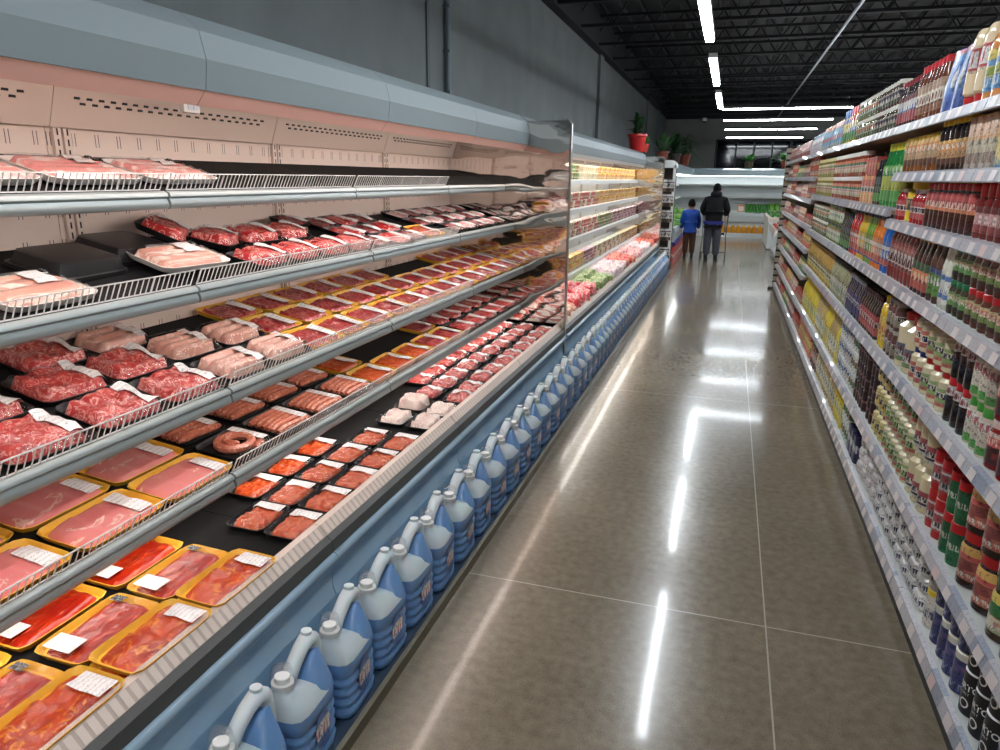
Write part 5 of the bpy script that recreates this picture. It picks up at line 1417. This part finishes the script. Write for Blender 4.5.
a = open_case('a', 'white open produce case along the far left wall, full of greens', 7.6, .28); a.location = (-1.02, 15.3, 0)
b2 = open_case('b', 'white open produce case across the back wall, upper shelves empty', 4.9); b2.location = (-2.25, 23.6, 0); b2.rotation_euler = (0, 0, R(-90))
# vegetables : small solid shapes, each a thing
def veg(name, mats, f): return Proto(obj(name, f().mesh(name, mats)))
TOM = veg('tomato', [pm((206, 36, 30), .25, .5), pm((50, 110, 40), .5, 0)], lambda: G().ball((0, 0, .034), .042, .042, .034, 10, 7).add([(0, 0, .070), (.02, .004, .067), (.004, .02, .067), (-.02, 0, .067), (0, -.02, .067)], [(0, 1, 2), (0, 2, 3), (0, 3, 4), (0, 4, 1)], 1))
PEP = veg('green_pepper', [pm((56, 140, 40), .25, .5), pm((90, 120, 50), .5, 0)], lambda: G().lathe([(0, .02), (.01, .036), (.05, .045), (.08, .04), (.09, .02)], 10, 3).tube([(0, 0, .085), (.01, 0, .115)], .006, 5, 1))
CUC = veg('cucumber', [pm((60, 110, 40), .35, .3)], lambda: G().tube([(0, -.13, .02), (0, -.10, .022), (.006, 0, .026), (0, .10, .022), (0, .13, .02)], [.008, .02, .023, .02, .008], 8))
CEL = veg('leek', [pm((226, 232, 190), .4, .2), pm((90, 140, 60), .5, .1)], lambda: G().tube([(-.14, 0, .015), (0, 0, .018)], [.018, .02], 8).tube([(0, 0, .018), (.10, .01, .02), (.2, .03, .015)], [.02, .03, .006], 6, 1))
CAR = veg('carrot', [pm((226, 120, 40), .4, .2), pm((70, 130, 50), .5, .1)], lambda: G().tube([(-.10, 0, .015), (.08, 0, .02)], [.004, .02], 8).tube([(.08, 0, .02), (.17, .02, .03)], [.008, .016], 5, 1))
LET = veg('lettuce', [P('lettuce_green', (120, 170, 60), .5, col2=(70, 130, 40), scale=30)], lambda: G().ball((0, 0, .06), .085, .085, .065, 14, 9, jit=.14))
y = 15.42; k = 0
while y < 22.8:
    for r_ in range(5):
        kind, nm_ = (LET, 'lettuce') if (k // 5 + r_) % 4 == 0 else ((CEL, 'leek') if (k // 4 + r_) % 3 == 0 else ((CUC, 'cucumber') if (k // 3) % 2 else (CAR, 'carrot') if (k // 6 + r_) % 4 == 2 else (CEL, 'leek')))
        x = -1.16 - r_ * .155
        kind.place((x, y + J(.02), 0.70 + (-.06 - (x + 1.02)) * .3125 + .012), (0, 0, R(J(40))), 'small %s on the slanted deck of the far left case' % nm_, 'vegetable', '%s rows in the far left produce case' % nm_)
    y += .15; k += 1
x = -.10; k = 0
while x < 2.55:
    for r_ in range(5):
        yy = 23.74 + r_ * .13; z = .72 + (r_ * .13 + .08) * .3125
        if x < .45: continue
        if x < 1.2: PEP.place((x + J(.01), yy, z), (0, 0, J(3)), 'green pepper heaped on the back case deck', 'vegetable', 'green peppers in the back case')
        else: LET.place((x + J(.01), yy, z), (0, 0, J(3)), 'leafy green head on the back case deck', 'vegetable', 'leafy heads in the back case')
    x += .105 if x < 1.2 else .16
crt = empty('pink_price_box', (.25, 23.85, .735))
G().box(0, .20, 0, .12, 0, .24).link('box', P('salmon_card', (226, 150, 120), .5), crt, smooth=False)
G().box(.02, .18, -.004, 0, .05, .19).link('label', P('cream_card', (240, 220, 200), .5), crt, smooth=False)
tag(crt, 'salmon-pink box standing on the back case beside the green peppers', 'box')
# orange juice jugs in front of the back case, yellow and red packs at the left case foot
G0 = G().lathe([(0, .05, .065), (.01, .055, .07), (.17, .055, .07), (.20, .03), (.22, .022)], 14, 4); G0.lathe([(.22, .026), (.245, .026)], 10, 2, 1)
OJ = Proto(obj('juice_jug', G0.mesh('juice_jug', [pm((236, 160, 30), .25, .4), pm((240, 200, 90), .3, .2)])))
for k in range(12):
    OJ.place((-.30 + k * .155, 23.42, .142), (0, 0, R(90)), 'orange juice jug in the row at the foot of the back case', 'jug', 'orange juice jugs at the back case')
tag(G().box(-.5, 1.7, 23.34, 23.5, 0, .14).link('low_plinth', M['white_plastic'], smooth=False), 'low white plinth under the orange juice jugs', 'plinth')
for nm_, c, zz, ya, yb in (('purple', (76, 50, 160), .40, 15.35, 22.9),):
    tag(G().box(-1.13, -1.0, ya, yb, zz, zz + .045).link('bumper_rail', P('purple_rail', c, .4), smooth=False), 'purple bumper rail along the far left produce case', 'rail')
RP = spec('redp', 'floor_packet', 'packet', [(0, .05, .075), (.3, .05, .075), (.34, .03, .06)], (206, 60, 50), (.01, .30, [(0, (206, 50, 44)), (.5, (236, 120, 80)), (.7, (200, 50, 60))], (.4, .6, WHT)), pw=5)
YP = spec('yelp', 'floor_packet', 'packet', [(0, .05, .075), (.3, .05, .075), (.34, .03, .06)], (236, 190, 60), (.01, .30, [(0, (240, 200, 70)), (.5, (236, 150, 50)), (.7, (240, 210, 90))], (.4, .6, WHT)), pw=5)
y = 15.42
while y < 22.8:
    kk = 'redp' if y < 18.4 else 'yelp'
    g_ = ('red' if kk == 'redp' else 'yellow') + ' packs standing along the foot of the far left case'
    SPEC[kk][1].place((-1.07, y, .0), (0, 0, 0), g_, 'packet', g_)
    y += .16

# tomato stand at the end of the right gondola, and its neighbours
st = empty('produce_stand', (1.05, 16.6, 0))
for (px, py) in ((0, 0), (.75, 0), (0, 2.2), (.75, 2.2)): G().box(px, px + .04, py, py + .04, 0, .62).link('leg', M['white_plastic'], st, smooth=False)
G().prism_y([(-.05, .62), (.85, .92), (.85, .86), (-.05, .56)], 0, 2.24).link('tray', M['white_plastic'], st, smooth=False)
G().prism_y([(-.07, .56), (-.05, .56), (-.05, .70), (-.07, .70)], 0, 2.24).link('front_lip', M['cream'], st, smooth=False)
G().box(.0, .79, .0, 2.24, .12, .16).link('lower_shelf', M['white_plastic'], st, smooth=False)
tag(st, 'white slanted stand heaped with tomatoes past the end of the gondola', 'stand')
for i in range(9):
    for j in range(18):
        x = .07 + i * .088; y = .10 + j * .12
        TOM.place((1.05 + x - .03, 16.6 + y + J(.01), .62 + (x + .02) / .9 * .30 + .006), (0, 0, J(3)), 'red tomato on the slanted white stand', 'tomato', 'tomatoes on the stand')
st2 = empty('display_table', (1.00, 19.6, 0))
G().box(0, .9, 0, 2.6, .02, .72).link('body', M['white_plastic'], st2, smooth=False)
G().box(-.03, .93, -.03, 2.63, .72, .80).link('top', M['cream'], st2, smooth=False)
tag(st2, 'white display table standing behind the tomato stand', 'table')
for i in range(6):
    for j in range(14):
        PEP.place((1.08 + i * .14, 19.72 + j * .18, .803), (0, 0, J(3)), 'green pepper on the white display table', 'vegetable', 'peppers on the display table')
st3 = empty('shelf_unit', (.98, 13.4, 0))
for (px, py) in ((0, 0), (0, 1.6)): G().box(px, px + .04, py, py + .04, 0, 1.05).link('post', M['chrome'], st3, smooth=False)
for z in (.2, .6, 1.0): G().box(0, .5, 0, 1.64, z, z + .03).link('shelf', M['white_plastic'], st3, smooth=False)
for (px, py) in ((.46, 0), (.46, 1.6)): G().box(px, px + .04, py, py + .04, 0, 1.05).link('post', M['chrome'], st3, smooth=False)
tag(st3, 'low white shelf unit between the gondola end and the tomato stand', 'shelving')

# ------------------------------------------------------------------ potted plants on the case tops
leafm = P('dark_leaf', (40, 84, 40), .45, col2=(26, 60, 30), scale=12)
leafb = P('bright_leaf', (70, 140, 60), .45, col2=(50, 110, 44), scale=12)


def leaf(g, base, dirv, L, w, droop=.3, mi=0):
    d = Vector(dirv).normalized(); side = d.cross(Vector((0, 0, 1)))
    side = side.normalized() if side.length > .01 else Vector((1, 0, 0))
    p = Vector(base); vs = []; n = 5
    for k in range(n + 1):
        t = k / n; ww = w * sin(pi * min(.98, t * .92 + .06)) ** .8
        q = p + d * L * t + Vector((0, 0, -droop * L * t * t))
        vs += [tuple(q - side * ww + Vector((0, 0, .25 * ww))), tuple(q), tuple(q + side * ww + Vector((0, 0, .25 * ww)))]
    fs = []
    for k in range(n):
        a_ = k * 3; fs += [(a_, a_ + 1, a_ + 4, a_ + 3), (a_ + 1, a_ + 2, a_ + 5, a_ + 4)]
    g.add(vs, fs, mi)


def plant(loc, potc, pr, ph, n, L, w, up, droop, label, seed, lm_=leafm, stem=0):
    rnd = random.Random(seed); r = empty('potted_plant', loc)
    pm_ = pm(potc, .4, .2)
    G().lathe([(0, pr * .7), (ph * .85, pr * .95), (ph * .86, pr * 1.05), (ph, pr * 1.05), (ph, pr * .9), (ph * .8, pr * .85)], 18).link('pot', pm_, r)
    if stem: G().tube([(0, 0, ph * .8), (0.01, 0, ph + stem)], .015, 6).link('stem', P('stem', (90, 80, 50), .6), r)
    g = G()
    for k in range(n):
        a = TAU * k / n * 2.4 + rnd.uniform(-.3, .3); e_ = rnd.uniform(*up)
        zz = ph * .8 + stem * rnd.random() if stem else ph * .85
        leaf(g, (.02 * cos(a), .02 * sin(a), zz), (cos(a) * cos(e_), sin(a) * cos(e_), sin(e_)), L * rnd.uniform(.7, 1.1), w * rnd.uniform(.8, 1.2), droop)
    g.link('foliage', lm_, r)
    tag(r, label, 'potted plant')


plant((-1.71, 13.65, 2.20), (206, 36, 36), .17, .30, 60, .20, .04, (.3, 1.5), .2, 'red pot with dense dark leaves on the produce case top', 3, stem=.30)
plant((-1.60, 13.86, 2.20), (196, 60, 50), .09, .14, 22, .24, .035, (.4, 1.3), .3, 'small bright green plant beside the red pot', 5, leafb)
plant((-1.33, 14.6, 2.075), (110, 50, 36), .12, .16, 16, .48, .05, (.7, 1.4), .15, 'spiky plant with upright leaves on the white rack', 8)
plant((-1.32, 17.6, 2.07), (60, 50, 46), .14, .22, 40, .42, .05, (.4, 1.4), .35, 'bushy dark plant on the far left produce case, nearer one', 11, stem=.25)
plant((-1.28, 20.4, 2.07), (130, 60, 40), .17, .30, 46, .62, .035, (.2, 1.3), .8, 'drooping palm in a brown pot on the far left case', 14, stem=.40)
plant((.45, 24.3, 2.075), (90, 70, 50), .14, .2, 26, .40, .05, (.5, 1.4), .3, 'green plant in front of the window, left one', 17, leafb)
plant((1.55, 24.3, 2.075), (150, 60, 40), .16, .22, 36, .55, .06, (.3, 1.3), .4, 'green plant in a terracotta pot at the window, right one', 19, leafb)

# ------------------------------------------------------------------ two shoppers and their cart
def skin_body(name, joints, edges, mat, parent, root=0, sub=2):
    me = bpy.data.meshes.new(name)
    me.from_pydata([j[:3] for j in joints], edges, []); me.update()
    o = obj(name, me, parent)
    m_ = o.modifiers.new('skin', 'SKIN'); m_.use_smooth_shade = True
    if not me.skin_vertices: me.attributes.new
    for i, j in enumerate(joints):
        rx = j[3]; ry = j[4] if len(j) > 4 else rx
        me.skin_vertices[0].data[i].radius = (rx, ry)
        me.skin_vertices[0].data[i].use_root = (i == root)
    s_ = o.modifiers.new('sub', 'SUBSURF'); s_.levels = sub; s_.render_levels = sub
    me.materials.append(mat)
    return o


def bake(o, mat):
    """skin result baked to a plain mesh"""
    bpy.context.view_layer.update()
    dg = bpy.context.evaluated_depsgraph_get(); me = bpy.data.meshes.new_from_object(o.evaluated_get(dg))
    o.modifiers.clear(); old = o.data; o.data = me; me.materials.clear(); me.materials.append(mat)
    me.polygons.foreach_set('use_smooth', [True] * len(me.polygons))
    return o


def ensure_skin(me):
    if len(me.skin_vertices) == 0:
        bpy.context.view_layer.update()


def skinned(name, joints, edges, mat, parent, sub=2):
    me = bpy.data.meshes.new(name)
    me.from_pydata([j[:3] for j in joints], edges, []); me.update()
    o = obj(name, me, parent)
    o.modifiers.new('skin', 'SKIN')
    if len(me.skin_vertices) == 0:
        with bpy.context.temp_override(object=o, active_object=o):
            bpy.ops.mesh.customdata_skin_add()
    for i, j in enumerate(joints):
        me.skin_vertices[0].data[i].radius = (j[3], j[4] if len(j) > 4 else j[3])
        me.skin_vertices[0].data[i].use_root = (i == 0)
    s_ = o.modifiers.new('sub', 'SUBSURF'); s_.levels = sub; s_.render_levels = sub
    return bake(o, mat)


skinm = P('skin', (196, 140, 112), .5, sss=.1)
hairm = P('black_hair', (9, 7, 7), .85, spec=.2)


def hand(parent, loc, s, m_, curl=1):
    """palm with four curled fingers and a thumb, hanging down"""
    x, y, z = loc
    J_ = [(x, y, z, .02 * s, .026 * s), (x, y, z - .05 * s, .016 * s, .034 * s)]; E_ = [(0, 1)]
    o = skinned('hand', J_, E_, m_, parent, 1)
    for k in range(4):
        yy = y + (-.027 + .018 * k) * s; l = (.07, .08, .075, .06)[k] * s
        skinned('finger', [(x, yy, z - .07 * s, .009 * s), (x, yy + .0, z - .07 * s - l * .5, .0085 * s), (x + .01 * curl * s, yy, z - .07 * s - l, .007 * s)], [(0, 1), (1, 2)], m_, o, 1)
    skinned('thumb', [(x, y - .03 * s, z - .03 * s, .011 * s), (x + .01 * s, y - .05 * s, z - .06 * s, .010 * s), (x + .012 * s, y - .052 * s, z - .085 * s, .008 * s)], [(0, 1), (1, 2)], m_, o, 1)


def head(parent, c, s, look=(0, 1, 0), cap=None):
    """head with nose, ears, eyes and hair; faces +Y"""
    x, y, z = c
    g = G(); g.ball((0, 0, 0), .075 * s, .095 * s, .115 * s, 18, 14); h = g.link('head', skinm, parent, (x, y, z))
    G().lathe([(-.12 * s, .055 * s), (-.05 * s, .052 * s)], 14, 2, 0, 0, -.01 * s).link('neck', skinm, h)
    G().ball((0, .10 * s, -.01 * s), .012 * s, .02 * s, .02 * s, 8, 6).link('nose', skinm, h)
    for q in (-1, 1):
        G().ball((q * .078 * s, 0, -.01 * s), .01 * s, .02 * s, .03 * s, 8, 6).link('ear', skinm, h)
        G().ball((q * .03 * s, .085 * s, .015 * s), .012 * s, .008 * s, .008 * s, 8, 6).link('eye', M['black'], h)
    G().box(-.022 * s, .022 * s, .088 * s, .094 * s, -.052 * s, -.045 * s).link('mouth', P('lips', (150, 80, 76), .5), h)
    g = G(); rings = []
    for k in range(1, 9):
        t = pi * k / 16 * 1.08
        rings.append([(.084 * s * sin(t) * cos(TAU * i / 16), (.104 * s * sin(t) * sin(TAU * i / 16)) - .006 * s, .018 * s + .118 * s * cos(t) - (0.05 * s * max(0, -sin(TAU * i / 16)) * (k / 8) ** 2)) for i in range(16)])
    g.loft(rings[::-1]); g.link('hair', hairm if not cap else cap, h)
    if cap:
        g = G(); g.lathe([(.0, .088 * s, .108 * s), (.02 * s, .087 * s, .107 * s), (.06 * s, .07 * s, .09 * s), (.105 * s, .03 * s, .04 * s)], 18, 2, 0, 0, -.004 * s); g.link('cap_crown', cap, h)
        g = G(); g.prism_y([(-.06 * s, .012 * s), (.06 * s, .012 * s), (.06 * s, .002 * s), (-.06 * s, .002 * s)], .08 * s, .16 * s); g.link('cap_peak', cap, h, smooth=False)
    return h


def person(loc, s, coat, pants, label, cap=None, lean=0, arms='down', hood=None, rotz=0, hs_=1.08):
    p = empty('person', loc, (0, 0, rotz))
    def sc(*a): return tuple(v * s for v in a)
    ly = lean
    # trunk, arms and legs are one continuous clothed body; legs take the trouser cloth
    T = [(0, 0, .93, .20, .15), (0, .02 * ly, 1.08, .20, .155), (0, .10 * ly, 1.25, .215, .155), (0, .20 * ly, 1.39, .185, .125), (0, .24 * ly, 1.48, .065, .06)]
    if arms == 'down':
        A = [(-.19, .17 * ly, 1.38, .085), (-.25, .03, 1.12, .078), (-.25, .05, .88, .058), (.19, .17 * ly, 1.38, .085), (.25, .03, 1.12, .078), (.25, .05, .88, .058)]
    else:
        A = [(-.20, .17 * ly, 1.37, .09), (-.275, .14, 1.14, .085), (-.23, .38, 1.04, .06), (.20, .17 * ly, 1.37, .09), (.275, .14, 1.14, .085), (.23, .38, 1.04, .06)]
    jn = [tuple(v * s for v in q) for q in T + A]
    ed = [(0, 1), (1, 2), (2, 3), (3, 4), (3, 5), (5, 6), (6, 7), (3, 8), (8, 9), (9, 10)]
    jn.append(tuple(v * s for v in (0, -.01, .80, .215, .165))); ed.append((0, 11))
    skinned('jacket', jn, ed, coat, p)
    L_ = [(0, 0, .90, .15, .12), (-.09, 0, .80, .12), (-.10, .01, .48, .10), (-.105, -.02, .12, .08), (.09, 0, .80, .12), (.10, .02, .48, .10), (.105, .02, .12, .08)]
    skinned('trousers', [tuple(v * s for v in q) for q in L_], [(0, 1), (1, 2), (2, 3), (0, 4), (4, 5), (5, 6)], pants, p)
    for q, yy in ((-1, -.02), (1, .02)):
        g = G(); x = q * .108 * s; yb = yy * s
        rings = [se_ring(.048 * s, .13 * s, z * s, 16, 3, x, yb + o_ * s) for z, o_ in ((0, .05), (.02, .05))] + [se_ring(.046 * s, .125 * s, .045 * s, 16, 3, x, yb + .045 * s), se_ring(.042 * s, .06 * s, .09 * s, 16, 2.5, x, yb - .01 * s), se_ring(.045 * s, .055 * s, .14 * s, 16, 2.5, x, yb - .012 * s)]
        g.loft(rings); g.link('shoe', M['black'], p)
    hands = [(-.25, .05, .83), (.25, .05, .83)] if arms == 'down' else [(-.20, .44, 1.03), (.20, .44, 1.03)]
    for hc in hands: hand(p, tuple(v * s for v in hc), s, skinm)
    head(p, (0, (.24 * ly + .03) * s, 1.60 * s), s * hs_, cap=cap)
    if hood: G().ball((0, .16 * ly * s, 1.50 * s), .13 * s, .10 * s, .085 * s, 14, 9).link('hood', hood, p)
    tag(p, label, 'person')
    return p


navyj = P('bright_blue_jacket', (24, 74, 170), .6, bump=.5, bscale=30); blackj = P('black_padded_jacket', (12, 12, 15), .75, spec=.3, bump=.5, bscale=26)
brownp = P('brown_trousers', (84, 56, 44), .7); greyp = P('dark_grey_trousers', (66, 70, 80), .7)
person((-.80, 16.75, 0), .735, navyj, brownp, 'child with short dark hair in a bright blue jacket and brown trousers', rotz=R(6), hs_=1.3)
ad = person((-.30, 16.25, 0), .945, blackj, greyp, 'adult in a black hooded jacket and dark cap pushing a shopping cart', cap=P('black_cap', (9, 9, 10), .85, spec=.2), lean=1, arms='cart', hood=blackj, rotz=R(-4))
G().lathe([(.79, .20, .15), (.86, .21, .16)], 20, 2.4).link('shirt_hem', P('royal_blue_shirt', (46, 50, 130), .7), ad)
# cart
ct = empty('shopping_cart', (-.27, 16.62, 0))
cw = M['chrome']; g = G()
def wire(pts, r_=.004): g.tube(pts, r_, 5)
X0, X1, Y0, Y1 = -.26, .26, .10, .95
for k in range(9):
    t = k / 8; z0, z1 = .52, .98
    wire([(X0 + .05, Y0 + (Y1 - Y0) * t, z0), (X0, Y0 + (Y1 - Y0) * t, z1)]); wire([(X1 - .05, Y0 + (Y1 - Y0) * t, z0), (X1, Y0 + (Y1 - Y0) * t, z1)]); wire([(X0 + .05, Y0 + (Y1 - Y0) * t, z0), (X1 - .05, Y0 + (Y1 - Y0) * t, z0)])
for k in range(7):
    x = X0 + .05 + (X1 - X0 - .1) * k / 6
    wire([(x, Y0, .98), (x, Y0, .52), (x, Y1, .52), (x, Y1, .98)])
for z, q in ((.98, 0), (.75, .025)):
    wire([(X0 + q, Y0, z), (X1 - q, Y0, z), (X1 - q, Y1, z), (X0 + q, Y1, z), (X0 + q, Y0, z)], .006)
g.link('basket', cw, ct)
for q in (-1, 1):
    G().tube([(q * .27, -.02, 1.02), (q * .27, .05, .95), (q * .25, .10, .5), (q * .27, .02, .16), (q * .27, .05, .13), (q * .24, .9, .13)], .012, 8).link('side_frame', cw, ct)
    for yy in (.03, .86):
        w = empty('x') if False else None
        c_ = G().tube([(q * .27, yy, .13), (q * .27, yy, .075)], .012, 6).link('caster', cw, ct)
        g = G(); n = 18
        g.loft([[(q * .27 + dx, yy + rr * cos(TAU * i / n), .05 + rr * sin(TAU * i / n)) for i in range(n)] for dx, rr in ((-.012, .04), (-.010, .05), (.010, .05), (.012, .04))]); g.link('wheel', M['dark'], c_)
G().tube([(-.27, -.02, 1.02), (.27, -.02, 1.02)], .016, 10).link('handle', P('cart_handle', (60, 60, 64), .4), ct)
G().tube([(-.27, .1, .14), (.27, .1, .14)], .01, 6).link('lower_bar', cw, ct)
tag(ct, 'chrome shopping cart pushed by the adult in black', 'cart')
ct.location = (-.27, 16.70, 0)
# prototypes that no run used are taken out again
for pr_ in PROTOS:
    if not pr_.used:
        for o_ in [pr_.root] + list(pr_.root.children_recursive): bpy.data.objects.remove(o_)
# ------------------------------------------------------------------ camera and view
cam = bpy.data.cameras.new('camera'); co = bpy.data.objects.new('camera', cam); COL.objects.link(co)
yaw, pitch, roll = R(17.41), R(15.63), R(-.59)
fw = Vector((-sin(yaw) * cos(pitch), cos(yaw) * cos(pitch), -sin(pitch))); rt = Vector((cos(yaw), sin(yaw), 0)); dn = -rt.cross(fw)
r2 = rt * cos(roll) + dn * sin(roll); d2 = -rt * sin(roll) + dn * cos(roll)
mw = Matrix(((r2.x, -d2.x, -fw.x, 0), (r2.y, -d2.y, -fw.y, 0), (r2.z, -d2.z, -fw.z, 1.72), (0, 0, 0, 1)))
co.matrix_world = mw
cam.sensor_width = 36; cam.lens = 706 * 36 / 1000; cam.clip_start = .05; cam.clip_end = 100
SC.camera = co
wd = bpy.data.worlds.new('world'); SC.world = wd; wd.use_nodes = True
wd.node_tree.nodes['Background'].inputs[0].default_value = (.05, .06, .07, 1); wd.node_tree.nodes['Background'].inputs[1].default_value = .5
SC.view_settings.view_transform = 'Standard'; SC.view_settings.look = 'None'; SC.view_settings.gamma = 1; SC.view_settings.use_curve_mapping = False
SC.view_settings.exposure = 0.0
SC.cycles.use_denoising = True
SC.cycles.max_bounces = 6; SC.cycles.diffuse_bounces = 3; SC.cycles.glossy_bounces = 4; SC.cycles.transparent_max_bounces = 10; SC.cycles.transmission_bounces = 3
SC.cycles.caustics_reflective = False; SC.cycles.caustics_refractive = False
SC.cycles.sample_clamp_indirect = 6
